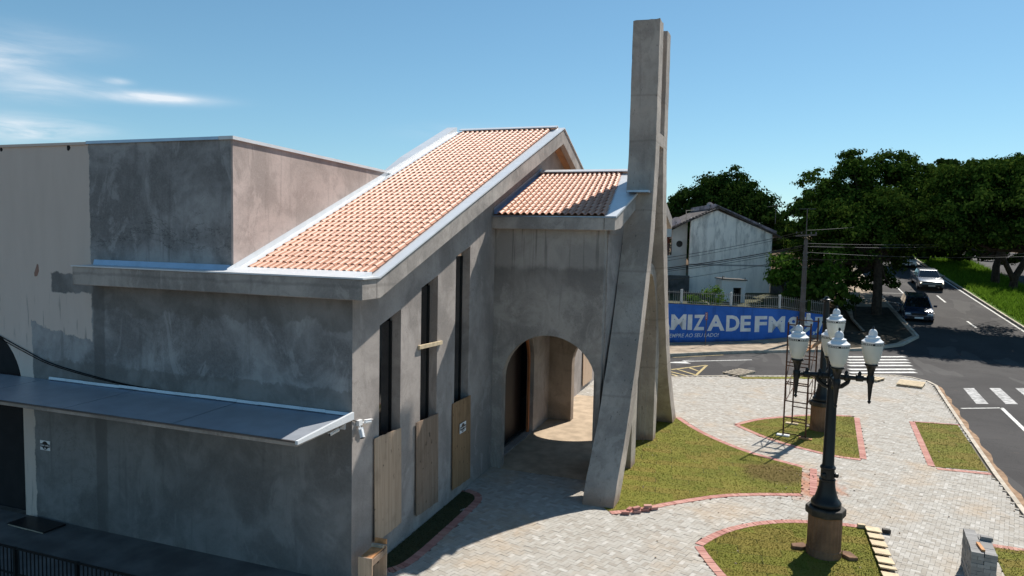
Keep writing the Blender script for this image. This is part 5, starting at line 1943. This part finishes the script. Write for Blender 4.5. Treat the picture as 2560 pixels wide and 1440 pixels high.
# sliver of the neighbouring white building just right of the tower
nb = thing('white_building', 'curved white building corner just right of the tower', 'building', at(1668, 600, 58))
o_ = at(1660, 600, 58)
o_ = Vector((o_.x, o_.y, 0))
MB().prism([(-4, at(1668, 596, 58).z), (.62, at(1668, 592, 58).z), (.62, at(1668, 556, 58).z), (.45, at(1668, 550, 58).z), (.1, at(1668, 530, 58).z), (-4, at(1668, 500, 58).z)],
           lambda u, v, d: tuple(o_ + HX * u + HY * d + Vector((0, 0, v))), 0, 5).build('parapet', M['white_wall'], nb)
MB().prism([(-4, 1.5), (.05, 1.5), (.05, at(1668, 600, 58).z), (-4, at(1668, 600, 58).z)], lambda u, v, d: tuple(o_ + HX * u + HY * d + Vector((0, 0, v))), .6, 5).build('wall', M['old_white'], nb)

# concrete utility pole
UP = at(2002, 850, 50.5)
up = thing('utility_pole', 'grey concrete utility pole in front of the blue wall', 'utility pole', (UP.x, UP.y, 0.0))
ux, uy = UP.x, UP.y
zt_ = at(2001, 523, 50.5).z
MB().tube([(ux, uy, -.1), (ux, uy, 4.5), (ux, uy, 7.4)], [.20, .17, .13], 12).build('shaft', M['pole_grey'], up, True)
MB().tube([(ux, uy, 7.3), (ux, uy, zt_)], [.045, .03], 8).build('top_mast', M['pole_grey'], up)
MB().beam((ux + .1, uy + .55, zt_), (ux - .1, uy - .55, zt_), .05, .03).build('top_arm', M['wire_pale'], up)
MB().beam(Vector((ux, uy, 7.65)) - HX * .75, Vector((ux, uy, 7.75)) + HX * .75, .09, .11).build('cross_arm', M['pole_grey'], up)
for k in (-.7, -.35, .35, .7):
    MB().lathe([(.03, 0), (.05, .03), (.03, .07), (.05, .10), (.02, .16)], Vector((ux, uy, 7.80)) + HX * k, 8).build('insulator', M['wire_pale'], up)
for z in (6.4, 6.15, 5.9, 5.4, 3.9, 2.9, 2.2):
    MB().lathe([(.185, -.025), (.185, .025)], (ux, uy, z), 12).build('band', M['wire_pale'], up)
bx_ = Vector((ux, uy, 0)) + HX * .42 - HY * .1
MB().obox(bx_ + Vector((0, 0, hz(741) - .55)), HX * .13, HY * .08, (0, 0, .33)).build('meter_box', M['letter'], up)
MB().obox(bx_ + Vector((0, 0, hz(741) + .35)), HX * .10, HY * .08, (0, 0, .38)).build('meter_box', M['leaf_dark'], up)

# bus stop style sign by the wall
sp_ = at(1763, 870, 47.2)
t = thing('street_sign', 'slim street sign post with a small red lettered plate before the blue wall', 'sign', (sp_.x, sp_.y, 0))
MB().tube([(sp_.x, sp_.y, 0), (sp_.x, sp_.y, at(1763, 780, 47.2).z)], .028, 6).build('post', M['pole_grey'], t)
zc = at(1763, 790, 47.2).z
pl = MB().obox((sp_.x - .04, sp_.y, zc), HX * .075, HY * .01, (0, 0, .26)).build('plate', plain('faded_red_plate', (.35, .09, .07)), t)
for k, w in ((.17, .05), (.06, .035), (-.04, .05), (-.14, .03)):
    MB().obox((sp_.x - .055, sp_.y + .004, zc + k), HX * w, HY * .003, (0, 0, .022)).build('mark', M['letter'], pl)

# wires
def wire(a, b, sag, label, mat='wire', r=.018):
    a, b = Vector(a), Vector(b)
    pts = []
    for i in range(15):
        t = i / 14
        p = a.lerp(b, t)
        p.z -= sag * 4 * t * (1 - t)
        pts.append(p)
    return tag(MB().tube(pts, r, 4).build('power_line', M[mat]), label, 'power line', 'overhead lines at the utility pole')


PT = Vector((ux, uy, 0))
def pole_z(py):
    return at(2002, py, 50.5).z


for i, (pyp, pxl, pyl, rr, mt) in enumerate(((577, 1660, 640, .016, 'wire'), (582, 1660, 648, .012, 'wire'), (612, 1660, 664, .03, 'wire'), (616, 1660, 668, .022, 'wire'), (622, 1660, 672, .016, 'wire'), (640, 1660, 696, .014, 'wire'))):
    wire(PT + Vector((0, 0, pole_z(pyp))), at(pxl - 60, pyl + 14, 44), .15, ('topmost', 'second highest', 'thickest', 'fourth highest', 'fifth highest', 'lowest')[i] + ' of the six black overhead lines running left from the pole', mt, rr)
for i, (pyp, pxr, pyr, dd, rr, mt) in enumerate(((576, 2245, 555, 62, .013, 'wire_pale'), (608, 2640, 600, 60, .013, 'wire_pale'), (612, 2640, 622, 60, .018, 'wire'), (616, 2600, 604, 60, .016, 'wire_pale'), (630, 2600, 640, 60, .014, 'wire_pale'), (648, 2600, 630, 60, .014, 'wire'))):
    wire(PT + Vector((0, 0, pole_z(pyp))), at(pxr, pyr, dd), .1 if i == 0 else .25, ('topmost', 'second highest', 'third highest', 'fourth highest', 'fifth highest', 'lowest')[i] + ' of the six lines running right from the pole into the trees', mt, rr)
for i in range(5):
    wire(at(2330 + 10 * i, 600 + 8 * i, 85), at(2700, 545 + 20 * i, 60), .3, ('topmost', 'second', 'middle', 'fourth', 'lowest')[i] + ' of five pale lines among the trees above the avenue', 'wire_pale', .016)

# ================================================================== TREES AND PLANTS
def leaf_cloud(lobes, n, size, squash=.55):
    """leaf faces gathered in clumps over the lobes of a crown"""
    V = []
    tot = sum(l[3] * l[4] + l[4] * l[5] + l[3] * l[5] for l in lobes)
    for (cx, cy, cz_, rx, ry, rz) in lobes:
        m = int(n * (rx * ry + ry * rz + rx * rz) / tot)
        nc = max(6, m // 80)
        d = RNG.normal(0, 1, (nc, 3))
        d /= np.linalg.norm(d, axis=1)[:, None]
        rad = RNG.uniform(.62, 1.06, nc) ** .8
        cc = d * rad[:, None] * np.array((rx, ry, rz)) + np.array((cx, cy, cz_))
        idx = RNG.integers(0, nc, m)
        sp = min(rx, ry, rz) * .115 + .16
        off = RNG.normal(0, 1, (m, 3)) * np.array((sp, sp, sp * squash))
        P = cc[idx] + off
        nrm = d[idx] * .25 + off / sp * .75 + RNG.normal(0, .40, (m, 3)) + np.array((0, 0, .30))
        nrm /= np.linalg.norm(nrm, axis=1)[:, None]
        t = np.cross(nrm, RNG.normal(0, 1, (m, 3)))
        t /= np.linalg.norm(t, axis=1)[:, None] + 1e-9
        b = np.cross(nrm, t)
        s = size * RNG.uniform(.6, 1.35, m)
        q = np.stack([P - t * s[:, None], P + b * (s * .55)[:, None] + nrm * (s * .12)[:, None], P + t * s[:, None], P - b * (s * .55)[:, None] + nrm * (s * .12)[:, None]], 1)
        V.append(q)
    V = np.concatenate(V)
    return V.reshape(-1, 3), np.arange(len(V) * 4).reshape(-1, 4)


def tree(label, base, trunk, lobes, n, size, mat, group='trees along the avenue', name='tree', cat='tree'):
    t = thing(name, label, cat, base, group)
    off = np.array(base)
    tr = MB()
    for pts, r0, r1 in trunk:
        k = len(pts)
        tr.tube(pts, [r0 + (r1 - r0) * i / (k - 1) for i in range(k)], 8)
    # limbs reach from the top of the trunk into every lobe
    if trunk:
        hub = Vector(trunk[0][0][-1])
        for (cx, cy, cz_, rx, ry, rz) in lobes:
            e = Vector((cx, cy, cz_))
            mid = hub.lerp(e, .5) + Vector((0, 0, -.1 * (e - hub).length))
            tr.tube([hub, mid, e], [trunk[0][2] * .9, trunk[0][2] * .55, trunk[0][2] * .2], 6)
        tr.build('trunk', M['bark'], t, True)
    if len(lobes) > 7:
        extra = []
        for (cx, cy, cz_, rx, ry, rz) in lobes:
            for q in range(2):
                d = Vector((RNG.normal(), RNG.normal(), abs(RNG.normal()) * .9 + .1)).normalized()
                f = RNG.uniform(.30, .46)
                extra.append((cx + d.x * rx * .85, cy + d.y * ry * .85, cz_ + d.z * rz * .9, rx * f, ry * f, rz * f))
        lobes = list(lobes) + extra
    V, F = leaf_cloud(lobes, n, size)
    me = np_mesh('crown', V - off, F)
    link('crown', me, M[mat], t)
    return t


def lob(px, py, dist, rpx, squash=.92, deep=1.0):
    c = at(px, py, dist)
    r = rpx * dist / FPX
    return (c.x, c.y, c.z, r * deep, r, r * squash)


# broad dome behind the house
D = 88
L = [lob(1800, 530, D, 95), lob(1740, 545, D, 75), lob(1865, 545, D, 75), lob(1790, 490, D, 50), lob(1730, 505, D - 2, 40), lob(1845, 500, D, 45), lob(1900, 560, D - 3, 48), lob(1690, 545, D, 45), lob(1800, 470, D, 30), lob(1920, 590, D - 2, 35), lob(1650, 560, D, 45), lob(1700, 600, D, 60)]
b = at(1800, 700, D)
tree('broad dark domed tree rising behind the stained house', (b.x, b.y, zr(b.x)), [([(b.x, b.y, zr(b.x) - .3), (b.x, b.y, 5), (b.x + .3, b.y, 8)], .5, .35)], L, 52000, .21, 'leaf_dark', 'trees behind the house')
# big tree at the avenue corner
D = 62.5
bt = Vector((64.2, -9.7, zr(64.2)))
L = [lob(2150, 560, D, 100), lob(2215, 470, D, 72), lob(2120, 470, D, 70), lob(2060, 520, D, 60), lob(2245, 560, D, 85), lob(2165, 425, D, 42), lob(2230, 420, D + 1, 45), lob(2295, 430, D, 45), lob(2300, 500, D, 55),
     lob(2040, 470, D, 42), lob(2015, 545, D - 2, 40), lob(2030, 600, D - 1, 55), lob(2100, 640, D, 70), lob(2190, 645, D, 62), lob(2245, 615, D, 36), lob(2010, 640, D - 1, 42), lob(2222, 708, D - 3, 20, .6), lob(2060, 700, D, 55), lob(2130, 400, D, 26), lob(2320, 460, D + 2, 34),
     lob(2150, 600, D - 5, 80), lob(2090, 560, D - 5, 60), lob(2220, 540, D - 5, 70), lob(2200, 600, D + 5, 75), lob(2270, 540, D + 5, 75), lob(2140, 690, D - 3, 50, .6)]
tree('big dark green tree at the corner of the avenue', tuple(bt), [([tuple(bt - Vector((0, 0, .2))), (64.25, -9.72, 3.5), (64.3, -9.6, 6.0)], .42, .30)], L + [(68, -10.5, 9, 3, 3, 2.6), (70, -8, 10, 3, 3, 2.8), (66, -7, 8.6, 2.5, 2.5, 2.2), (71, -12.5, 9.5, 2.8, 2.8, 2.3)], 100000, .155, 'leaf_mid')
# trees further along the left pavement
D = 84
bt = at(2235, 640, D)
tree('dark tree up the avenue behind the corner tree', (bt.x, bt.y, zr(bt.x)), [([(bt.x, bt.y, zr(bt.x) - .2), (bt.x, bt.y, zr(bt.x) + 4)], .35, .25)],
     [lob(2270, 560, D, 70), lob(2320, 540, D, 70), lob(2350, 590, D, 55), lob(2290, 610, D, 42), lob(2345, 500, D, 50), lob(2380, 560, D + 2, 55), lob(2370, 615, D + 3, 40)], 15000, .32, 'leaf_dark')
D = 110
bt = at(2390, 640, D)
tree('distant tree crown showing between the corner tree and the median trees', (bt.x, bt.y, zr(bt.x)), [([(bt.x, bt.y, zr(bt.x) - .2), (bt.x, bt.y, zr(bt.x) + 4)], .4, .3)],
     [lob(2375, 430, D, 36), lob(2400, 460, D, 60), lob(2360, 480, D, 50), lob(2430, 520, D, 70), lob(2350, 560, D, 60), lob(2420, 590, D, 50)], 12000, .42, 'leaf_dark')
D = 105
bt = at(1950, 640, D)
tree('small tree showing in the gap beyond the right end of the stained house', (bt.x, bt.y, zr(bt.x)), [([(bt.x, bt.y, zr(bt.x) - .2), (bt.x, bt.y, zr(bt.x) + 3)], .3, .2)],
     [lob(1950, 560, D, 30), lob(1925, 590, D, 34), lob(1975, 590, D, 38), lob(1950, 620, D, 45)], 6000, .34, 'leaf_dark', 'trees behind the house')
# median trees
D = 79
bt = Vector((82.8, -23.2, zr(82.8)))
L = [lob(2440, 480, D, 70, .7), lob(2510, 450, D, 70, .7), lob(2390, 520, D, 48, .7), lob(2470, 560, D, 65, .6), lob(2540, 520, D, 65, .7), lob(2410, 580, D, 40, .6), lob(2480, 625, D - 2, 36, .45), lob(2445, 640, D - 2, 26, .4), lob(2560, 440, D, 50, .7), lob(2480, 425, D, 30, .6), lob(2420, 615, D + 1, 38, .6), lob(2380, 590, D + 2, 40, .7)]
tree('spreading feathery tree with a leaning trunk on the median', tuple(bt), [([tuple(bt - Vector((0, 0, .2))), (82.9, -23.2, 5.2), (82.4, -23.5, 7.5)], .42, .26)], L, 46000, .175, 'leaf_mid')
bt = Vector((79.8, -23.8, zr(79.8)))
D = 76
L = [lob(2560, 480, D, 70, .7), lob(2600, 540, D, 75, .7), lob(2540, 590, D, 50, .5), lob(2620, 440, D, 80, .7), lob(2590, 610, D, 50, .5), lob(2530, 640, D, 34, .5)]
tree('tree with a forked trunk at the right edge of the median', tuple(bt), [([tuple(bt - Vector((0, 0, .2))), (79.9, -24.0, 4.3), (80.2, -25.6, 7.6)], .40, .26), ([(79.85, -23.9, 4.0), (79.7, -22.9, 6.0), (79.6, -22.6, 8)], .28, .2)], L, 34000, .175, 'leaf_mid')
x, y = 64.5, -21.3
L = [(62, -15.4, 9.6, 2.4, 2.4, 2.2), (60.5, -18.2, 9.0, 2.4, 2.4, 2.0), (65.2, -14.4, 11.0, 2.4, 2.4, 2.2), (64.5, -18.5, 11.4, 2.6, 2.6, 2.4), (61.0, -13.4, 8.6, 1.7, 1.7, 1.5), (67.5, -17, 11.9, 2.4, 2.4, 2.2),
     (63, -21.5, 10.2, 2.7, 2.7, 2.4), (68, -21, 11.6, 2.8, 2.8, 2.5), (61.5, -24.5, 9.9, 2.6, 2.6, 2.3), (66, -24.5, 11.2, 2.8, 2.8, 2.4), (58.4, -20.5, 8.2, 1.9, 1.9, 1.6), (63.2, -17.0, 8.4, 1.8, 1.8, 1.4),
     (65.5, -16.0, 9.0, 2.0, 2.0, 1.6), (66.5, -19.5, 13.2, 1.8, 1.8, 1.6), (62.2, -19.6, 11.6, 1.7, 1.7, 1.6), (64.8, -22.8, 13.0, 2.0, 2.0, 1.8), (63.6, -15.8, 12.2, 1.5, 1.5, 1.4), (68.5, -14.6, 12.2, 1.8, 1.8, 1.7)]
tree('wide crowned tree on the tip of the median, hanging over the avenue', (x, y, zr(x)), [([(x, y, zr(x) - .2), (x, y, zr(x) + 3.2), (x - .4, y + .6, zr(x) + 5.6)], .42, .28)], L, 60000, .15, 'leaf_mid')
x, y = 57.5, -30.5
L = [(x - .5, y + 2.2, 8.4, 3.6, 3.4, 2.0), (x + 1, y - 2, 8.9, 3.6, 3.6, 2.2), (x - 2.6, y - .5, 8.4, 3.0, 3.0, 1.9), (x + 2.8, y + 1.0, 9.2, 3.0, 3.0, 2.0), (x, y, 10.2, 3, 3, 1.8), (x - 3.2, y + 3.5, 7.4, 2.4, 2.4, 1.4)]
tree('tree beyond the right edge whose shade falls on the avenue', (x, y, zr(x)), [([(x, y, zr(x) - .2), (x, y, zr(x) + 3), (x + .2, y, zr(x) + 5.5)], .35, .22)], L, 9000, .24, 'leaf_mid')
# bushes round the utility pole
D = 57
b = at(1958, 730, D)
tree('light green bush behind the wall beside the utility pole', (b.x, b.y, 1.7), [([(b.x, b.y, 1.5), (b.x, b.y, 3.4)], .12, .07)], [lob(1958, 668, D, 34), lob(1945, 690, D, 22), lob(1985, 690, D, 28)], 5000, .14, 'leaf_light', None, 'bush', 'bush')
D = 54.5
b = at(1990, 745, D)
tree('large leaved shrub hanging over the blue wall at the utility pole', (b.x, b.y, 1.6), [([(b.x, b.y, 1.4), (b.x, b.y, 2.9)], .1, .07)], [lob(1985, 720, D, 26), lob(2015, 710, D, 26), lob(2045, 730, D, 32), lob(2085, 735, D, 32), lob(2030, 690, D + 1, 30)], 3600, .22, 'leaf_mid', None, 'shrub', 'shrub')
for (px, lab) in ((2072, 'left of two slender leafy saplings before the big tree'), (2098, 'right of two slender leafy saplings before the big tree')):
    D = 55.5
    b = at(px, 760, D)
    L = [lob(px, 632 + 16 * k, D, 7 + 1.2 * k, .9) for k in range(5)]
    tree(lab, (b.x, b.y, 1.5), [([(b.x, b.y, 1.4), (b.x, b.y, at(px, 650, D).z)], .05, .02)], L, 500, .12, 'leaf_light', 'saplings behind the wall', 'sapling', 'sapling')
for (px, py, rp, lab) in ((1780, 738, 22, 'tall flowering weeds against the picket fence'), (1735, 752, 12, 'low weeds at the left of the picket fence')):
    D = 52.5
    b = at(px, py + 20, D)
    tree(lab, (b.x, b.y, 1.8), [([(b.x, b.y, 1.6), (b.x, b.y, 2.6)], .03, .02)], [lob(px, py, D, rp, .9), lob(px + 14, py + 8, D, rp * .6), lob(px - 10, py - 8, D, rp * .5)], 700, .10, 'leaf_light', None, 'weeds', 'weeds')
# the small branch over the pavement beside the corner tree
b = at(2140, 755, 56)
tree('low shrub branch over the pale pavement at the corner', (b.x, b.y, zr(b.x)), [([(b.x, b.y, zr(b.x)), (b.x, b.y, b.z)], .05, .03)], [lob(2140, 750, 56, 14, .5), lob(2125, 770, 56, 10, .5)], 260, .13, 'leaf_dark', None, 'shrub', 'shrub')
# saplings and stakes on the median
for px, lab in ((2422, 'left of two thin stakes in the long median grass'), (2444, 'right of two thin stakes in the long median grass')):
    p = at(px, 695 if px > 2430 else 688, 84)
    tag(MB().tube([(p.x, p.y, zr(p.x)), (p.x, p.y, zr(p.x) + 1.7)], .035, 5).build('stake', M['bark']), lab, 'stake', 'stakes in the median grass')
p = at(2376, 660, 96)
tag(MB().tube([(p.x, p.y, zr(p.x) - .1), (p.x, p.y, zr(p.x) + 2.4), (p.x - .1, p.y + .2, zr(p.x) + 6)], [.5, .42, .35], 8).build('concrete_post', M['pole_grey']), 'pale thick pole standing at the far end of the median grass', 'pole')
# a parked car's pale cover and rubble beyond the grass
for (px, py, D, w, lab) in ((2457, 680, 88, .95, 'white plastic sheet lying in the median grass'), (2400, 653, 97, .6, 'pale rubble heap at the far end of the median')):
    c = at(px, py, D)
    m = MB()
    for k in range(7):
        m.obox((c.x + random.uniform(-.3, .3), c.y + random.uniform(-w, w), zr(c.x) + .25 + random.uniform(0, .2)), (.35, random.uniform(-.1, .1), .05), (random.uniform(-.1, .1), .35, 0), (0, 0, .12))
    tag(m.build('plastic_sheet' if w > .8 else 'rubble_heap', M['white_paint'] if w > .8 else M['pavement'], bevel=.05), lab, 'debris')
# far wood closing the horizon
lobs = []
for k in range(46):
    x = 150 + 60 * random.random()
    y = -150 + 300 * k / 46 + random.uniform(-3, 3)
    lobs.append((x, y, zr(x) + 4, 7, 7, 5 + random.uniform(-1, 2)))
V, F = leaf_cloud(lobs, 26000, 1.0)
fwd = link('far_wood', np_mesh('far_wood', V, F), M['leaf_dark'])
tag(fwd, 'distant wood closing the horizon', kind='stuff')

# ================================================================== VEHICLES
_k = NT('lit_headlight', .2)
_k.b.inputs['Base Color'].default_value = (.8, .8, .75, 1)
_k.b.inputs['Emission Color'].default_value = (1, .86, .66, 1)
_k.b.inputs['Emission Strength'].default_value = 2.2
M['lit_lens'] = _k.m


def loft(rows):
    """rows of points around the body, front to back"""
    n = len(rows[0])
    vs = [p for r in rows for p in r]
    fs = []
    for i in range(len(rows) - 1):
        for k in range(n - 1):
            fs.append((i * n + k, i * n + k + 1, (i + 1) * n + k + 1, (i + 1) * n + k))
    fs.append(tuple(range(n)))
    fs.append(tuple(reversed(range((len(rows) - 1) * n, len(rows) * n))))
    return vs, fs


def vehicle(name, label, cat, loc, yaw, pitch, scale, paint, prof, cabin, L, Wd, wheel_r, wheels_x, extras):
    """prof: (x, z_low, z_high, half width) stations; cabin: bottom and top rectangles of the glasshouse"""
    t = thing(name, label, cat, loc)
    t.rotation_euler = (0, pitch, yaw)
    t.scale = (scale, scale, scale * .80)
    rows = []
    for (x, z0, z1, hw) in prof:
        zm = z0 + (z1 - z0) * .55
        rows.append([(x, -hw * .93, z0), (x, -hw, z0 + .12), (x, -hw, zm), (x, -hw * .95, z1 - .03), (x, -hw * .82, z1), (x, hw * .82, z1), (x, hw * .95, z1 - .03), (x, hw, zm), (x, hw, z0 + .12), (x, hw * .93, z0)])
    mb = MB()
    mb.add(*loft(rows))
    body = mb.build('body', M[paint], t, True, local=True)
    (xb0, xb1, zb, wb), (xt0, xt1, ztp, wt) = cabin
    P = [(xb0, -wb, zb), (xb1, -wb, zb), (xb1, wb, zb), (xb0, wb, zb), (xt0, -wt, ztp), (xt1, -wt, ztp), (xt1, wt, ztp), (xt0, wt, ztp)]
    MB().add(P, [(0, 3, 2, 1), (4, 5, 6, 7), (0, 1, 5, 4), (1, 2, 6, 5), (2, 3, 7, 6), (3, 0, 4, 7)]).build('cabin', M[paint], t, local=True, bevel=.04)
    P = [Vector(p) for p in P]

    def pane(nm, idx, inset, out):
        q = [P[i] for i in idx]
        c = sum(q, Vector()) / 4
        n = (q[1] - q[0]).cross(q[3] - q[0]).normalized()
        if n.dot(c - Vector(((xb0 + xb1) / 2, 0, (zb + ztp) / 2))) < 0:
            n = -n
        qs = [p + (c - p).normalized() * inset for p in q]
        MB().add([p + n * out for p in qs] + [p + n * (out - .02) for p in qs], [(0, 1, 2, 3), (7, 6, 5, 4), (0, 4, 5, 1), (1, 5, 6, 2), (2, 6, 7, 3), (3, 7, 4, 0)]).build(nm, M['glass'], t, local=True)
    pane('windscreen', (0, 3, 7, 4), .09, .012)
    pane('rear_window', (1, 2, 6, 5), .12, .012)
    for side in ((0, 1, 5, 4), (3, 2, 6, 7)):
        q = [P[i] for i in side]
        m0, m1 = (q[0] + q[1]) / 2, (q[2] + q[3]) / 2
        for quad in ((q[0], m0, m1, q[3]), (m0, q[1], q[2], m1)):
            c = sum(quad, Vector()) / 4
            n = (quad[1] - quad[0]).cross(quad[3] - quad[0]).normalized()
            if n.y * c.y < 0:
                n = -n
            qs = [p + (c - p).normalized() * .08 for p in quad]
            MB().add([p + n * .012 for p in qs] + [p - n * .01 for p in qs], [(0, 1, 2, 3), (7, 6, 5, 4), (0, 4, 5, 1), (1, 5, 6, 2), (2, 6, 7, 3), (3, 7, 4, 0)]).build('side_window', M['glass'], t, local=True)
    for x in wheels_x:
        for s in (-1, 1):
            y = s * (Wd / 2 - .10)
            ty_ = MB().tube([(x, y - .10, wheel_r), (x, y - .08, wheel_r), (x, y + .08, wheel_r), (x, y + .10, wheel_r)], [wheel_r * .9, wheel_r, wheel_r, wheel_r * .9], 20).build('wheel', M['asphalt_dark'], t, True, local=True)
            MB().tube([(x, y + s * .085, wheel_r), (x, y + s * .108, wheel_r)], wheel_r * .62, 14).build('rim', M['chrome'], ty_, local=True)
            # arch shadow gap
            MB().tube([(x, s * (Wd / 2 - .16), wheel_r + .02), (x, s * (Wd / 2 + .004), wheel_r + .02)], wheel_r * 1.16, 20).build('arch_shadow_gap', M['black_plastic'], t, local=True)
    x0, z_hd, hw = extras['front']
    for s in (-1, 1):
        MB().obox((x0 + .06, s * hw * .76, z_hd), (.05, 0, 0), (0, hw * .19, 0), (0, 0, .075)).build('headlight', M[extras.get('lens', 'lens')], t, local=True, bevel=.02)
        y = s * (Wd / 2 + .11)
        mi = MB().obox((xb0 + .28, y, zb + .10), (.05, 0, 0), (0, .10, 0), (0, 0, .075)).build('mirror', M[paint], t, local=True, bevel=.02)
    MB().obox((x0 - .004, 0, z_hd - .02), (.012, 0, 0), (0, hw * .52, 0), (0, 0, .08)).build('grille', M['black_plastic'], t, local=True)
    MB().obox((x0 - .02, 0, z_hd - .30), (.02, 0, 0), (0, hw * .80, 0), (0, 0, .10)).build('bumper_intake', M['black_plastic'], t, local=True, bevel=.015)
    MB().obox((x0 - .045, 0, z_hd - .27), (.008, 0, 0), (0, .24, 0), (0, 0, .065)).build('licence_plate', M['letter'], t, local=True)
    if extras.get('rails'):
        for s in (-1, 1):
            MB().tube([(xt0 + .15, s * wt * .88, ztp + .02), (xt0 + .25, s * wt * .88, ztp + .09), (xt1 - .25, s * wt * .88, ztp + .09), (xt1 - .1, s * wt * .88, ztp + .02)], .022, 6).build('roof_rail', M['black_plastic'], t, local=True)
    if extras.get('bed'):
        a, b, zz, w = extras['bed']
        MB().box(a, b, -w + .06, w - .06, zz, zz + .006).build('bed_floor', M['black_plastic'], t, local=True)
        for s in (-1, 1):
            MB().box(a, b, s * w - .05, s * w + .05, zz, zz + .10).build('bed_side', M[paint], t, local=True)
    return t


pt = -math.atan(.11)
hatch = [(-2.0, .32, .62, .66), (-1.94, .22, .72, .78), (-1.7, .2, .86, .84), (-1.2, .2, .96, .86), (-.7, .2, 1.0, .87), (.8, .2, 1.02, .87), (1.6, .2, 1.0, .85), (1.93, .25, .95, .80), (1.98, .35, .8, .74)]
vehicle('parked_car', 'dark blue hatchback with roof rails standing in the shade of the corner tree', 'car', (64.9, -12.75, zr(64.9) - .11), R_(-6), pt, 1.27, 'car_dark', hatch,
        ((-1.05, 1.9, .98, .80), (-.25, 1.65, 1.66, .62)), 4.0, 1.72, .31, (-1.25, 1.28), {'front': (-1.99, .66, .80), 'rails': True})
pick = [(-2.65, .45, .85, .72), (-2.58, .35, .98, .86), (-2.3, .34, 1.08, .92), (-1.5, .34, 1.16, .93), (-1.0, .34, 1.18, .93), (1.0, .34, 1.16, .93), (2.5, .36, 1.10, .92), (2.62, .45, 1.05, .90)]
vehicle('pickup_truck', 'silver double cab pickup driving down the avenue with its headlights on', 'pickup', (80.9, -16.65, zr(80.9) - .11), R_(-3), pt, 1.22, 'car_silver', pick,
        ((-1.25, 1.05, 1.15, .84), (-.45, .85, 1.78, .66)), 5.3, 1.86, .38, (-1.65, 1.55), {'front': (-2.63, .84, .86), 'lens': 'lit_lens', 'bed': (1.1, 2.55, 1.10, .86)})
van = [(-1.95, .3, .68, .70), (-1.9, .22, .84, .80), (-1.5, .22, .98, .84), (-.9, .22, 1.04, .85), (1.7, .22, 1.04, .85), (1.9, .3, .95, .8)]
vehicle('white_car', 'white car further up the avenue half hidden by leaves', 'car', (96.4, -17.3, zr(96.4) - .11), 0, pt, 1.2, 'car_white', van,
        ((-1.0, 1.8, 1.0, .80), (-.3, 1.6, 1.62, .64)), 3.9, 1.72, .31, (-1.2, 1.25), {'front': (-1.94, .68, .80)})
